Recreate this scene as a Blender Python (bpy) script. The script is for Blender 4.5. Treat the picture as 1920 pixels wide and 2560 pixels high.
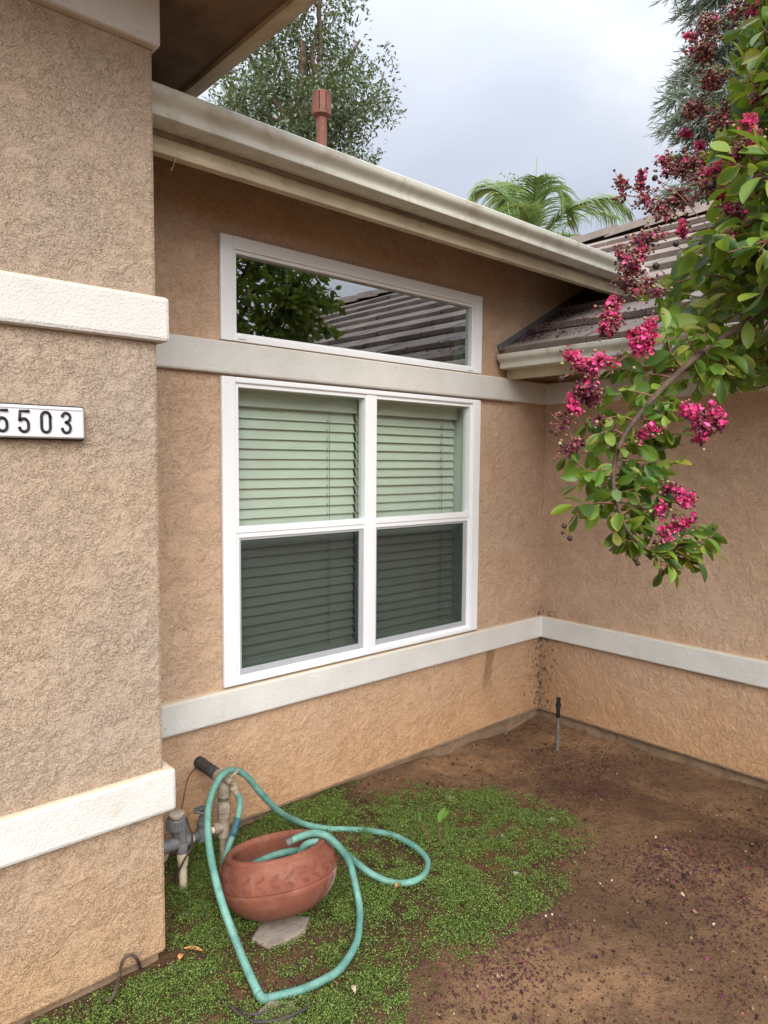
import bpy, math, random
import numpy as np
from mathutils import Vector, Matrix
random.seed(7); RNG = np.random.default_rng(11)
for o in list(bpy.data.objects): bpy.data.objects.remove(o)
SC = bpy.context.scene
COL = SC.collection
# ------------------------------------------------------------------ camera
F_PX = 1763.414; H = 1.54
YAW, PITCH, ROLL = [math.radians(v) for v in (48.1006, -4.1610, 0.4363)]
_fw = np.array([math.cos(YAW)*math.cos(PITCH), math.sin(YAW)*math.cos(PITCH), math.sin(PITCH)])
_rt = np.array([math.sin(YAW), -math.cos(YAW), 0.0]); _up = np.cross(_rt, _fw)
_rt, _up = math.cos(ROLL)*_rt+math.sin(ROLL)*_up, -math.sin(ROLL)*_rt+math.cos(ROLL)*_up
CAM = np.array([0.0, 0.0, H])
cd = bpy.data.cameras.new('camera'); cam = bpy.data.objects.new('camera', cd); COL.objects.link(cam)
cd.sensor_fit = 'VERTICAL'; cd.sensor_height = 36.0; cd.sensor_width = 27.0
cd.lens = F_PX/2560*36.0; cd.clip_start = 0.05; cd.clip_end = 2000
cam.matrix_world = Matrix([[_rt[0], _up[0], -_fw[0], 0], [_rt[1], _up[1], -_fw[1], 0], [_rt[2], _up[2], -_fw[2], H], [0, 0, 0, 1]])
SC.camera = cam
# ------------------------------------------------------------------ light
SUN_EL, SUN_ROT = math.radians(35), math.radians(-150)     # sun stands behind the camera, to the left
w = bpy.data.worlds.new("World"); SC.world = w; w.use_nodes = True
nt = w.node_tree; nt.nodes.clear()
def node(nt, typ, ins=None, **props):
    n = nt.nodes.new(typ)
    for k, v in props.items(): setattr(n, k, v)
    for k, v in (ins or {}).items():
        if isinstance(v, bpy.types.NodeSocket): nt.links.new(v, n.inputs[k])
        else: n.inputs[k].default_value = v
    return n
def math_(nt, op, a, b=0.0, c=None, clamp=False):
    n = nt.nodes.new('ShaderNodeMath'); n.operation = op; n.use_clamp = clamp
    for i, v in enumerate((a, b) if c is None else (a, b, c)):
        if isinstance(v, bpy.types.NodeSocket): nt.links.new(v, n.inputs[i])
        else: n.inputs[i].default_value = v
    return n.outputs[0]
def ramp(nt, fac, stops, interp='LINEAR'):
    n = nt.nodes.new('ShaderNodeValToRGB'); nt.links.new(fac, n.inputs[0])
    cr = n.color_ramp; cr.interpolation = interp
    while len(cr.elements) > 1: cr.elements.remove(cr.elements[0])
    for i, (p, c) in enumerate(stops):
        e = cr.elements[0] if i == 0 else cr.elements.new(p)
        e.position = p; e.color = (c, c, c, 1) if isinstance(c, (int, float)) else (c[0], c[1], c[2], 1)
    return n.outputs[0]
def mixc(nt, fac, a, b, blend='MIX'):
    n = nt.nodes.new('ShaderNodeMix'); n.data_type = 'RGBA'; n.blend_type = blend
    for i, v in ((0, fac), (6, a), (7, b)):
        if isinstance(v, bpy.types.NodeSocket): nt.links.new(v, n.inputs[i])
        elif i == 0: n.inputs[0].default_value = v
        else: n.inputs[i].default_value = (v[0], v[1], v[2], 1)
    return n.outputs[2]
sky = node(nt, 'ShaderNodeTexSky', sky_type='NISHITA'); sky.sun_disc = False
sky.sun_elevation = SUN_EL; sky.sun_rotation = SUN_ROT; sky.air_density = 1.0; sky.dust_density = 2.0
tc = node(nt, 'ShaderNodeTexCoord'); sep = node(nt, 'ShaderNodeSeparateXYZ', {0: tc.outputs['Generated']})
up_ = math_(nt, 'MAXIMUM', sep.outputs[2], 0.0)
prj = node(nt, 'ShaderNodeVectorMath', {0: tc.outputs['Generated'], 1: (1.0, 1.0, 2.2)}, operation='MULTIPLY')
nz = node(nt, 'ShaderNodeTexNoise', {'Vector': prj.outputs[0], 'Scale': 2.6, 'Detail': 7.0, 'Roughness': 0.5, 'Distortion': 0.4})
cloud = ramp(nt, nz.outputs[0], [(0.34, (0.65, 0.695, 0.81)), (0.5, (0.73, 0.77, 0.86)), (0.64, (0.90, 0.915, 0.95))])
gain = math_(nt, 'MULTIPLY_ADD', math_(nt, 'POWER', up_, 3.0), 1.9, 0.345)           # an overcast sky is brighter overhead
sdir = (-0.5*math.cos(SUN_EL), -0.866*math.cos(SUN_EL), math.sin(SUN_EL))
glow = node(nt, 'ShaderNodeVectorMath', {0: tc.outputs['Generated'], 1: sdir}, operation='DOT_PRODUCT').outputs['Value']
gain = math_(nt, 'MULTIPLY_ADD', math_(nt, 'POWER', math_(nt, 'MAXIMUM', glow, 0.0), 2.0), 0.85, gain)      # glow added to the sky behind the camera to brighten the walls
bgc = node(nt, 'ShaderNodeBackground', {'Color': cloud, 'Strength': gain})
bgs = node(nt, 'ShaderNodeBackground', {'Color': sky.outputs[0], 'Strength': 0.1})
mx = node(nt, 'ShaderNodeMixShader', {0: 0.92, 1: bgs.outputs[0], 2: bgc.outputs[0]})
node(nt, 'ShaderNodeOutputWorld', {0: mx.outputs[0]})
sl = bpy.data.lights.new('sun', 'SUN'); sun = bpy.data.objects.new('sun', sl); COL.objects.link(sun)
sl.energy = 1.5; sl.angle = math.radians(38); sl.color = (1.0, 0.95, 0.88)
az = math.radians(90)-SUN_ROT
sd = Vector((-0.5, -0.866, 0)).normalized()*math.cos(SUN_EL) + Vector((0, 0, math.sin(SUN_EL)))
sun.rotation_euler = sd.to_track_quat('Z', 'Y').to_euler(); sun.location = (-3, -5, 8)
SC.view_settings.view_transform = 'Standard'; SC.view_settings.look = 'None'
SC.view_settings.exposure = 1.22; SC.view_settings.gamma = 1.0
SC.cycles.max_bounces = 8; SC.cycles.transparent_max_bounces = 16; SC.cycles.diffuse_bounces = 4
SC.cycles.sample_clamp_indirect = 6.0; SC.cycles.caustics_reflective = False; SC.cycles.caustics_refractive = False
# ------------------------------------------------------------------ helpers
def V3(*a): return np.array(a, float)
def nrm(v):
    v = np.asarray(v, float); n = np.linalg.norm(v); return v/n if n > 1e-12 else V3(0, 0, 1)
def _ray(x, y): return _fw+_rt*(x-960)/F_PX+_up*(1280-y)/F_PX
def aY(x, y, Y): d = _ray(x, y); return CAM+d*(Y/d[1])          # the spot on the upright plane Y seen there
def aX(x, y, X): d = _ray(x, y); return CAM+d*(X/d[0])
def aZ(x, y, Z): d = _ray(x, y); return CAM+d*((Z-H)/d[2])
def at(x, y, t): return CAM+_ray(x, y)*t
def proj(P):
    q = np.asarray(P, float)-CAM; z = q@_fw
    return 960+F_PX*(q@_rt)/z, 1280-F_PX*(q@_up)/z, z
def catmull(pts, n=8):
    P = [np.asarray(p, float) for p in pts]; P = [2*P[0]-P[1]]+P+[2*P[-1]-P[-2]]; out = []
    for i in range(1, len(P)-2):
        a, b, c, d = P[i-1:i+3]
        for k in range(n):
            t = k/n
            out.append(0.5*((2*b)+(-a+c)*t+(2*a-5*b+4*c-d)*t*t+(-a+3*b-3*c+d)*t**3))
    out.append(P[-2]); return out
class MB:
    def __init__(s): s.v = []; s.f = []; s.m = []
    def add(s, vs, fs, mi=0):
        b = len(s.v); s.v += [tuple(map(float, p)) for p in vs]
        for f in fs: s.f.append([i+b for i in f]); s.m.append(mi)
    def box(s, x0, x1, y0, y1, z0, z1, mi=0):
        vs = [(x, y, z) for z in (z0, z1) for y in (y0, y1) for x in (x0, x1)]
        s.add(vs, [(0, 2, 3, 1), (4, 5, 7, 6), (0, 1, 5, 4), (1, 3, 7, 5), (3, 2, 6, 7), (2, 0, 4, 6)], mi)
    def obox(s, c, ax, ay, az, mi=0):      # oriented box, half axes
        c, ax, ay, az = map(np.asarray, (c, ax, ay, az))
        vs = [c+i*ax+j*ay+k*az for k in (-1, 1) for j in (-1, 1) for i in (-1, 1)]
        s.add(vs, [(0, 2, 3, 1), (4, 5, 7, 6), (0, 1, 5, 4), (1, 3, 7, 5), (3, 2, 6, 7), (2, 0, 4, 6)], mi)
    def prism(s, poly, a, b, place, mi=0):    # poly of (u,v) swept from a to b; place(u,v,w)->xyz
        n = len(poly)
        vs = [place(u, v, a) for u, v in poly]+[place(u, v, b) for u, v in poly]
        fs = [(i, (i+1) % n, (i+1) % n+n, i+n) for i in range(n)]+[tuple(range(n))[::-1], tuple(range(n, 2*n))]
        s.add(vs, fs, mi)
    def tube(s, pts, r, n=8, mi=0, cap=True):
        P = [np.asarray(p, float) for p in pts]; R = r if hasattr(r, '__len__') else [r]*len(P)
        T = [nrm(P[min(i+1, len(P)-1)]-P[max(i-1, 0)]) for i in range(len(P))]
        u = np.cross(T[0], V3(0, 0, 1)); u = nrm(u) if np.linalg.norm(u) > 1e-3 else V3(1, 0, 0)
        vs = []
        for p, t, rr in zip(P, T, R):
            u = nrm(u-t*np.dot(u, t)); wv = np.cross(t, u)
            for k in range(n):
                a = 2*math.pi*k/n; vs.append(p+rr*(math.cos(a)*u+math.sin(a)*wv))
        fs = [(i*n+k, i*n+(k+1) % n, (i+1)*n+(k+1) % n, (i+1)*n+k) for i in range(len(P)-1) for k in range(n)]
        if cap: fs += [tuple(range(n))[::-1], tuple(range((len(P)-1)*n, len(P)*n))]
        s.add(vs, fs, mi)
    def lathe(s, prof, o, ax=(0, 0, 1), n=24, mi=0, cap=True):
        ax = nrm(ax); u = np.cross(ax, V3(0.31, 0.9, 0.1)); u = nrm(u); wv = np.cross(ax, u); o = np.asarray(o, float)
        vs = [o+ax*h+r*(math.cos(2*math.pi*k/n)*u+math.sin(2*math.pi*k/n)*wv) for r, h in prof for k in range(n)]
        m = len(prof)
        fs = [(i*n+k, i*n+(k+1) % n, (i+1)*n+(k+1) % n, (i+1)*n+k) for i in range(m-1) for k in range(n)]
        if cap: fs += [tuple(range(n))[::-1], tuple(range((m-1)*n, m*n))]
        s.add(vs, fs, mi)
    def ball(s, c, r, mi=0, sq=1.0):
        prof = [(r*math.sin(math.pi*i/5), -r*sq*math.cos(math.pi*i/5)) for i in range(1, 5)]
        s.lathe([(r*0.05, -r*sq)]+prof+[(r*0.05, r*sq)], c, nrm(RNG.normal(size=3)), 7, mi)
def root(name, loc, label, cat, group=None, kind=None):
    o = bpy.data.objects.new(name, None); COL.objects.link(o); o.location = loc; o.empty_display_size = 0.1
    return tag(o, label, cat, group, kind)
def tag(o, label=None, cat=None, group=None, kind=None):
    for k, v in (('label', label), ('category', cat), ('group', group), ('kind', kind)):
        if v: o[k] = v
    return o
def link(me, name, mats, parent=None, smooth=False, bevel=0.0, fix=True):
    o = bpy.data.objects.new(name, me); COL.objects.link(o)
    for m in (mats if isinstance(mats, (list, tuple)) else [mats]): me.materials.append(m)
    if smooth: me.polygons.foreach_set('use_smooth', [True]*len(me.polygons))
    if parent:
        o.parent = parent
        if parent.type == 'EMPTY': o.location = -parent.location
    if bevel:
        b = o.modifiers.new('bevel', 'BEVEL'); b.width = bevel; b.segments = 2; b.limit_method = 'ANGLE'; b.harden_normals = False
    return o
def obj(name, mb, mats, parent=None, smooth=False, bevel=0.0, autos=None):
    me = bpy.data.meshes.new(name); me.from_pydata(mb.v, [], mb.f); me.update()
    o = link(me, name, mats, parent, smooth, bevel)
    if any(mb.m): me.polygons.foreach_set('material_index', mb.m)
    import bmesh as _b
    bm = _b.new(); bm.from_mesh(me); _b.ops.recalc_face_normals(bm, faces=bm.faces); bm.to_mesh(me); bm.free()
    if autos is not None:
        me.polygons.foreach_set('use_smooth', [True]*len(me.polygons)); me.set_sharp_from_angle(angle=math.radians(autos))
    return o
def inst_arrays(tv, tf, pos, R, sc):
    tv = np.asarray(tv, float); n = len(pos)
    sc = np.asarray(sc, float)
    if sc.ndim == 1: sc = sc[:, None]
    loc = tv[None]*sc[:, None, :] if sc.shape[1] == 3 else tv[None]*sc[:, :, None]
    v = np.einsum('nij,nkj->nki', R, loc)+np.asarray(pos)[:, None, :]
    f = np.asarray(tf)[None]+(np.arange(n)*len(tv))[:, None, None]
    return v.reshape(-1, 3), f.reshape(-1, f.shape[-1])
def mesh_np(name, v, f, mats, parent=None, smooth=False, attr=None, mi=None):
    me = bpy.data.meshes.new(name); k = f.shape[1]
    me.vertices.add(len(v)); me.vertices.foreach_set('co', v.astype(np.float32).ravel())
    me.loops.add(f.size); me.loops.foreach_set('vertex_index', f.astype(np.int32).ravel())
    me.polygons.add(len(f)); me.polygons.foreach_set('loop_start', np.arange(0, f.size, k, dtype=np.int32))
    me.update(calc_edges=True)
    if attr is not None:
        a = me.attributes.new('edge', 'FLOAT', 'POINT'); a.data.foreach_set('value', np.asarray(attr, np.float32))
    o = link(me, name, mats, parent, smooth)
    if mi is not None: me.polygons.foreach_set('material_index', np.asarray(mi, np.int32))
    me.validate(); return o
def frames(d, nr):
    d = d/np.maximum(np.linalg.norm(d, axis=1, keepdims=True), 1e-9)
    nr = nr-d*np.sum(nr*d, axis=1, keepdims=True); nr = nr/np.maximum(np.linalg.norm(nr, axis=1, keepdims=True), 1e-9)
    return np.stack([d, np.cross(nr, d), nr], axis=2)
def rand_dir(n):
    v = RNG.normal(size=(n, 3)); return v/np.linalg.norm(v, axis=1, keepdims=True)
_T = np.random.default_rng(3).random((256, 256))
def vn(x, y):
    x = np.asarray(x, float); y = np.asarray(y, float); xi = np.floor(x).astype(int); yi = np.floor(y).astype(int)
    fx, fy = x-xi, y-yi; fx = fx*fx*(3-2*fx); fy = fy*fy*(3-2*fy)
    g = lambda a, b: _T[a & 255, b & 255]
    return (g(xi, yi)*(1-fx)+g(xi+1, yi)*fx)*(1-fy)+(g(xi, yi+1)*(1-fx)+g(xi+1, yi+1)*fx)*fy
def sstep(a, b, x): t = np.clip((x-a)/(b-a), 0, 1); return t*t*(3-2*t)
def inpoly(x, y, poly):
    x = np.asarray(x); y = np.asarray(y); c = np.zeros(x.shape, bool); n = len(poly); j = n-1
    for i in range(n):
        xi, yi = poly[i]; xj, yj = poly[j]
        c ^= ((yi > y) != (yj > y)) & (x < (xj-xi)*(y-yi)/((yj-yi) if yj != yi else 1e-9)+xi); j = i
    return c
# ------------------------------------------------------------------ materials
def newmat(name, rough=0.7, spec=0.3):
    m = bpy.data.materials.new(name); m.use_nodes = True; t = m.node_tree; b = t.nodes['Principled BSDF']
    b.inputs['Roughness'].default_value = rough; b.inputs['Specular IOR Level'].default_value = spec
    return m, t, b
def noise(t, vec, scale, detail=2.0, rough=0.5, dist=0.0):
    return node(t, 'ShaderNodeTexNoise', {'Vector': vec, 'Scale': scale, 'Detail': detail, 'Roughness': rough, 'Distortion': dist}).outputs[0]
def bump(t, b, h, strength, dist):
    n = node(t, 'ShaderNodeBump', {'Height': h, 'Strength': strength, 'Distance': dist}); t.links.new(n.outputs[0], b.inputs['Normal'])
def paint(name, c, rough=0.5, var=0.06, scale=9.0, spec=0.3, dirt=None, dirt_amt=0.0, bmp=0.0, bscale=120):
    m, t, b = newmat(name, rough, spec); p = node(t, 'ShaderNodeNewGeometry').outputs['Position']
    n1 = noise(t, p, scale, 4.0, 0.6)
    lo = [x*(1-var*2) for x in c]; hi = [min(1, x*(1+var*2)) for x in c]
    colr = ramp(t, n1, [(0.3, lo), (0.7, hi)])
    if dirt:
        n2 = noise(t, p, scale*2.7, 6.0, 0.7, 0.5)
        colr = mixc(t, ramp(t, n2, [(0.5, 0.0), (0.72, dirt_amt)]), colr, dirt)
    t.links.new(colr, b.inputs['Base Color'])
    if bmp: bump(t, b, noise(t, p, bscale, 3.0), bmp, 0.003)
    return m
def stucco(name, ca, cb, cdirt, rough_hi=1.0):
    m, t, b = newmat(name, 0.92, 0.15); p = node(t, 'ShaderNodeNewGeometry').outputs['Position']
    sp = node(t, 'ShaderNodeSeparateXYZ', {0: p})
    big = noise(t, p, 2.2, 4.0, 0.6)
    n2 = noise(t, p, 40, 6.0, 0.66, 0.35); n3 = noise(t, p, 215, 2.0, 0.6); patch = noise(t, p, 13, 5.0, 0.62, 0.5)
    flat = ramp(t, patch, [(0.42, 1.0), (0.62, 0.4)])
    plate = ramp(t, n2, [(0.37, 0.0), (0.40, 0.35), (0.47, 0.42), (0.50, 0.72), (0.56, 0.78), (0.59, 1.0)])
    h = math_(t, 'MULTIPLY', math_(t, 'ADD', math_(t, 'MULTIPLY', plate, 1.0), math_(t, 'MULTIPLY', n3, 0.5)), flat)
    h = math_(t, 'ADD', h, math_(t, 'MULTIPLY', n3, 0.12))
    bump(t, b, h, 1.0, 0.0068*rough_hi)
    c = mixc(t, ramp(t, big, [(0.36, 0.0), (0.64, 1.0)]), ca, cb)
    # mud splashed up from the bed
    stv = node(t, 'ShaderNodeVectorMath', {0: p, 1: (1.0, 1.0, 0.22)}, operation='MULTIPLY').outputs[0]
    zz = math_(t, 'ADD', math_(t, 'MULTIPLY_ADD', noise(t, p, 3.5, 4.0, 0.6), 0.4, sp.outputs[2]), math_(t, 'MULTIPLY', noise(t, stv, 11, 4.0, 0.6), 0.3))
    c = mixc(t, ramp(t, zz, [(0.38, 0.9), (0.62, 0.55), (1.05, 0.0)]), c, cdirt)
    dark_grain = mixc(t, ramp(t, n3, [(0.38, 0.55), (0.50, 0.0)]), c, mixc(t, 1.0, c, (0.50, 0.42, 0.35), 'MULTIPLY'))      # darker brown in the low spots of the fine grain
    c = mixc(t, ramp(t, patch, [(0.40, 1.0), (0.64, 0.5)]), c, dark_grain)
    crease_shade = math_(t, 'MULTIPLY', ramp(t, n2, [(0.455, 0.0), (0.472, 1.0), (0.489, 0.0)]), ramp(t, noise(t, p, 6.5, 3.0, 0.6), [(0.46, 0.0), (0.56, 0.6)]))
    c = mixc(t, crease_shade, c, mixc(t, 1.0, c, (0.42, 0.36, 0.30), 'MULTIPLY'))      # shade lines along the trowel ledges, painted into the colour
    # sooty mildew where the two walls meet
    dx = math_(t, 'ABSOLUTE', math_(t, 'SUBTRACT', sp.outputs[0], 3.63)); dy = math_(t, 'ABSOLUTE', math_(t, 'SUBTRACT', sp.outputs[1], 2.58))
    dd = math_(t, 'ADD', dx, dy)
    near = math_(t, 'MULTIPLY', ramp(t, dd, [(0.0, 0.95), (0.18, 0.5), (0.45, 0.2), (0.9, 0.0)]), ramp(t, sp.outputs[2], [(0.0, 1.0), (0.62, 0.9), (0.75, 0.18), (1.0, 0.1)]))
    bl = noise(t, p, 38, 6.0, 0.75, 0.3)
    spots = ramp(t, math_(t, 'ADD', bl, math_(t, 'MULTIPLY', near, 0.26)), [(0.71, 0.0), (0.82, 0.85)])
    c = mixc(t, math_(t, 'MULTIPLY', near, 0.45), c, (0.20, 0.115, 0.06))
    wx = math_(t, 'SUBTRACT', sp.outputs[0], math_(t, 'MULTIPLY_ADD', noise(t, p, 6, 3.0), 0.16, 3.07))
    run = math_(t, 'MULTIPLY', ramp(t, math_(t, 'ABSOLUTE', wx), [(0.025, 1.0), (0.055, 0.0)]), math_(t, 'MULTIPLY', ramp(t, sp.outputs[2], [(0.18, 0.0), (0.30, 1.0)]), ramp(t, sp.outputs[2], [(0.45, 1.0), (0.47, 0.0)])))
    c = mixc(t, math_(t, 'MULTIPLY', run, 0.6), c, (0.19, 0.10, 0.05))      # run-off stain under the sill band
    c = mixc(t, spots, c, (0.035, 0.025, 0.018))
    t.links.new(c, b.inputs['Base Color'])
    return m
M = {}
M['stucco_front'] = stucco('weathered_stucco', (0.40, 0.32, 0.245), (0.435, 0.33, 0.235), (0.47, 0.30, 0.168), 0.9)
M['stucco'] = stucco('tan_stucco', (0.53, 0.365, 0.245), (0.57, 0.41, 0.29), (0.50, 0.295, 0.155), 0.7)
def trimmat():
    m, t, b = newmat('trim_stucco', 0.85, 0.2); p = node(t, 'ShaderNodeNewGeometry').outputs['Position']
    n1 = noise(t, p, 5, 3.0); n3 = noise(t, p, 150, 4.0, 0.65); n2 = noise(t, p, 55, 3.0, 0.6, 0.5)
    c = ramp(t, n1, [(0.3, (0.56, 0.545, 0.505)), (0.7, (0.63, 0.615, 0.575))])
    g = noise(t, p, 14, 6.0, 0.7, 0.6)
    c = mixc(t, ramp(t, g, [(0.56, 0.0), (0.72, 0.45)]), c, (0.50, 0.42, 0.30))
    c = mixc(t, ramp(t, noise(t, p, 60, 3.0, 0.6), [(0.70, 0.0), (0.74, 0.7)]), c, (0.18, 0.14, 0.10))
    nrmz = node(t, 'ShaderNodeSeparateXYZ', {0: node(t, 'ShaderNodeNewGeometry').outputs['Normal']}).outputs[2]
    c = mixc(t, ramp(t, nrmz, [(0.3, 0.0), (0.8, 0.7)]), c, (0.60, 0.47, 0.30))      # dust lying on the top ledge
    t.links.new(c, b.inputs['Base Color'])
    bump(t, b, math_(t, 'ADD', math_(t, 'MULTIPLY', n3, 0.7), math_(t, 'MULTIPLY', n2, 0.3)), 1.0, 0.005)
    return m
M['trim'] = trimmat()
M['vinyl'] = paint('white_vinyl', (0.76, 0.77, 0.78), 0.32, 0.01, 3, 0.5)
M['gutter'] = paint('gutter_paint', (0.53, 0.515, 0.445), 0.42, 0.05, 3, 0.45, (0.24, 0.19, 0.11), 0.65)
M['fascia'] = paint('fascia_paint', (0.52, 0.45, 0.32), 0.7, 0.08, 4, 0.3, (0.25, 0.19, 0.12), 0.5, 0.4, 60)
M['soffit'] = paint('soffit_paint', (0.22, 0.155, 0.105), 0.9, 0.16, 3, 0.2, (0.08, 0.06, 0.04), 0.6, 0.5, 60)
M['tile'] = paint('concrete_tile', (0.205, 0.165, 0.14), 0.9, 0.16, 2.5, 0.3, (0.10, 0.08, 0.07), 0.7, 0.5, 90)
M['terracotta_tile'] = paint('terracotta_tile', (0.40, 0.17, 0.10), 0.8, 0.12, 8, 0.3)
M['flash'] = paint('flashing_metal', (0.12, 0.115, 0.11), 0.6, 0.1, 12)
M['concrete'] = paint('footing_concrete', (0.215, 0.145, 0.092), 0.95, 0.15, 6, 0.2, (0.07, 0.05, 0.035), 0.85, 0.8, 70)
M['slab'] = paint('slab_concrete', (0.24, 0.195, 0.16), 0.95, 0.12, 12, 0.2, (0.15, 0.10, 0.06), 0.7, 0.5, 90)
M['room'] = paint('room_paint', (0.30, 0.30, 0.28), 0.9, 0.03)
M['jamb'] = paint('jamb_paint', (0.72, 0.74, 0.72), 0.6, 0.02)
M['blind'] = paint('blind_slats', (0.61, 0.59, 0.56), 0.45, 0.03, 4, 0.4)
M['cord'] = paint('blind_cord', (0.20, 0.21, 0.18), 0.8)
M['grey_frame'] = paint('screen_frame', (0.36, 0.37, 0.39), 0.45, 0.03)
M['black'] = paint('black_plastic', (0.012, 0.012, 0.014), 0.45, 0.1)
M['sign'] = paint('sign_plastic', (0.62, 0.62, 0.63), 0.35, 0.02, 20, 0.5, (0.5, 0.42, 0.36), 0.3)
M['rust_pipe'] = paint('rusty_vent', (0.15, 0.055, 0.032), 0.7, 0.14, 14, 0.4, (0.17, 0.09, 0.06), 0.6)
M['wrap'] = paint('pipe_wrap', (0.035, 0.034, 0.032), 0.6, 0.2, 40, 0.3, (0.16, 0.13, 0.10), 0.4, 0.5, 60)
M['brass'] = paint('aged_brass', (0.27, 0.22, 0.16), 0.6, 0.16, 30, 0.4, (0.36, 0.30, 0.23), 0.7)
M['iron'] = paint('grey_iron', (0.10, 0.10, 0.10), 0.6, 0.15, 40, 0.4, (0.22, 0.19, 0.15), 0.5)
M['grey_pvc'] = paint('grey_pvc', (0.165, 0.165, 0.165), 0.5, 0.08, 30, 0.4, (0.30, 0.27, 0.22), 0.6)
M['riser'] = paint('weathered_riser', (0.115, 0.105, 0.095), 0.6, 0.12, 30, 0.3, (0.2, 0.15, 0.1), 0.4)
M['pvc'] = paint('cream_pvc', (0.60, 0.50, 0.36), 0.45, 0.06, 14, 0.4, (0.35, 0.27, 0.18), 0.4)
M['cap'] = paint('dusty_cap', (0.36, 0.30, 0.23), 0.8, 0.1, 40)
M['wire'] = paint('brown_cable', (0.075, 0.05, 0.04), 0.7, 0.1, 30)
M['tube_black'] = paint('drip_tube', (0.05, 0.038, 0.033), 0.6, 0.1, 30)
M['hose'] = paint('hose_rubber', (0.125, 0.265, 0.21), 0.55, 0.18, 11, 0.35, (0.03, 0.19, 0.17), 0.8)
M['sleeve'] = paint('repair_tape', (0.035, 0.10, 0.12), 0.6, 0.2, 50)
M['bark'] = paint('bark', (0.085, 0.055, 0.04), 0.85, 0.25, 20, 0.2, (0.06, 0.04, 0.03), 0.6, 0.6, 60)
M['bark_grey'] = paint('grey_bark', (0.12, 0.085, 0.06), 0.9, 0.25, 6, 0.2)
M['stone'] = paint('stone', (0.33, 0.29, 0.25), 0.9, 0.15, 30, 0.2)
M['dryleaf'] = paint('dry_leaf', (0.50, 0.23, 0.08), 0.7, 0.2, 40, 0.3)
M['straw'] = paint('straw', (0.40, 0.33, 0.22), 0.9, 0.1, 40)
def island(name, stops, rough=0.6, trans=0.0, spec=0.3, edge=None, coat=0.0, scale_noise=0):
    m, t, b = newmat(name, rough, spec)
    r = node(t, 'ShaderNodeNewGeometry').outputs['Random Per Island']
    c = ramp(t, r, stops)
    if edge:
        e = node(t, 'ShaderNodeAttribute', attribute_name='edge').outputs['Fac']
        r2 = node(t, 'ShaderNodeTexWhiteNoise', {'W': math_(t, 'MULTIPLY', r, 731.0)}, noise_dimensions='1D').outputs[0]
        ns = noise(t, node(t, 'ShaderNodeNewGeometry').outputs['Position'], 45, 2.0)
        k = math_(t, 'MULTIPLY', math_(t, 'MULTIPLY', ramp(t, e, [(0.45, 0.0), (1.0, 1.0)]), ramp(t, r2, [(0.35, 0.0), (0.95, 0.95)])), ramp(t, ns, [(0.38, 0.1), (0.6, 1.0)]))
        c = mixc(t, k, c, edge)
    t.links.new(c, b.inputs['Base Color'])
    if trans:
        tr = node(t, 'ShaderNodeBsdfTranslucent', {'Color': mixc(t, 0.45, c, (0.28, 0.36, 0.02))})
        mxs = node(t, 'ShaderNodeMixShader', {0: trans, 1: b.outputs[0], 2: tr.outputs[0]})
        t.links.new(mxs.outputs[0], t.nodes['Material Output'].inputs[0])
    return m
M['leaf'] = island('crape_leaf', [(0, (0.028, 0.068, 0.016)), (0.28, (0.065, 0.14, 0.022)), (0.62, (0.125, 0.225, 0.03)), (0.9, (0.20, 0.285, 0.038)), (1, (0.30, 0.28, 0.04))], 0.42, 0.4, 0.4, edge=(0.42, 0.33, 0.035))
M['petal'] = island('pink_petal', [(0, (0.42, 0.012, 0.085)), (0.5, (0.66, 0.03, 0.18)), (1, (0.84, 0.14, 0.37))], 0.6, 0.25)
M['spent'] = island('spent_petal', [(0, (0.07, 0.012, 0.03)), (0.5, (0.15, 0.02, 0.055)), (1, (0.25, 0.07, 0.07))], 0.75)
M['pod'] = island('seed_pod', [(0, (0.06, 0.02, 0.022)), (0.4, (0.17, 0.06, 0.055)), (0.8, (0.30, 0.155, 0.10)), (1, (0.27, 0.28, 0.11))], 0.55)
M['capsule'] = paint('ripe_capsule', (0.03, 0.018, 0.016), 0.6, 0.2, 60)
M['twig'] = paint('twig', (0.19, 0.085, 0.06), 0.7, 0.15, 30)
M['cover'] = island('ground_cover', [(0, (0.06, 0.045, 0.02)), (0.12, (0.04, 0.06, 0.016)), (0.32, (0.08, 0.14, 0.024)), (0.70, (0.15, 0.245, 0.038)), (0.9, (0.24, 0.33, 0.07)), (0.96, (0.30, 0.31, 0.12)), (1, (0.24, 0.15, 0.06))], 0.5, 0.25, 0.35)
M['oak'] = island('evergreen_leaf', [(0, (0.035, 0.055, 0.030)), (0.5, (0.065, 0.10, 0.05)), (1, (0.13, 0.17, 0.09))], 0.36, 0.2, 0.6)
M['palm'] = island('palm_leaflet', [(0, (0.11, 0.19, 0.065)), (0.6, (0.19, 0.30, 0.10)), (1, (0.34, 0.41, 0.19))], 0.42, 0.3, 0.4)
M['conifer'] = island('conifer_needle', [(0, (0.09, 0.12, 0.09)), (1, (0.22, 0.26, 0.21))], 0.6, 0.2)
M['litter'] = island('petal_litter', [(0, (0.028, 0.010, 0.012)), (0.55, (0.065, 0.014, 0.026)), (0.88, (0.10, 0.02, 0.045)), (0.935, (0.26, 0.04, 0.095)), (0.965, (0.22, 0.13, 0.07)), (1, (0.36, 0.26, 0.17))], 0.8)
M['gravel'] = island('soil_crumbs', [(0, (0.03, 0.018, 0.013)), (0.6, (0.075, 0.042, 0.025)), (0.95, (0.15, 0.088, 0.05)), (0.988, (0.24, 0.17, 0.11)), (0.993, (0.45, 0.38, 0.31)), (1, (0.55, 0.48, 0.41))], 0.95, 0, 0.1)
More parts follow.
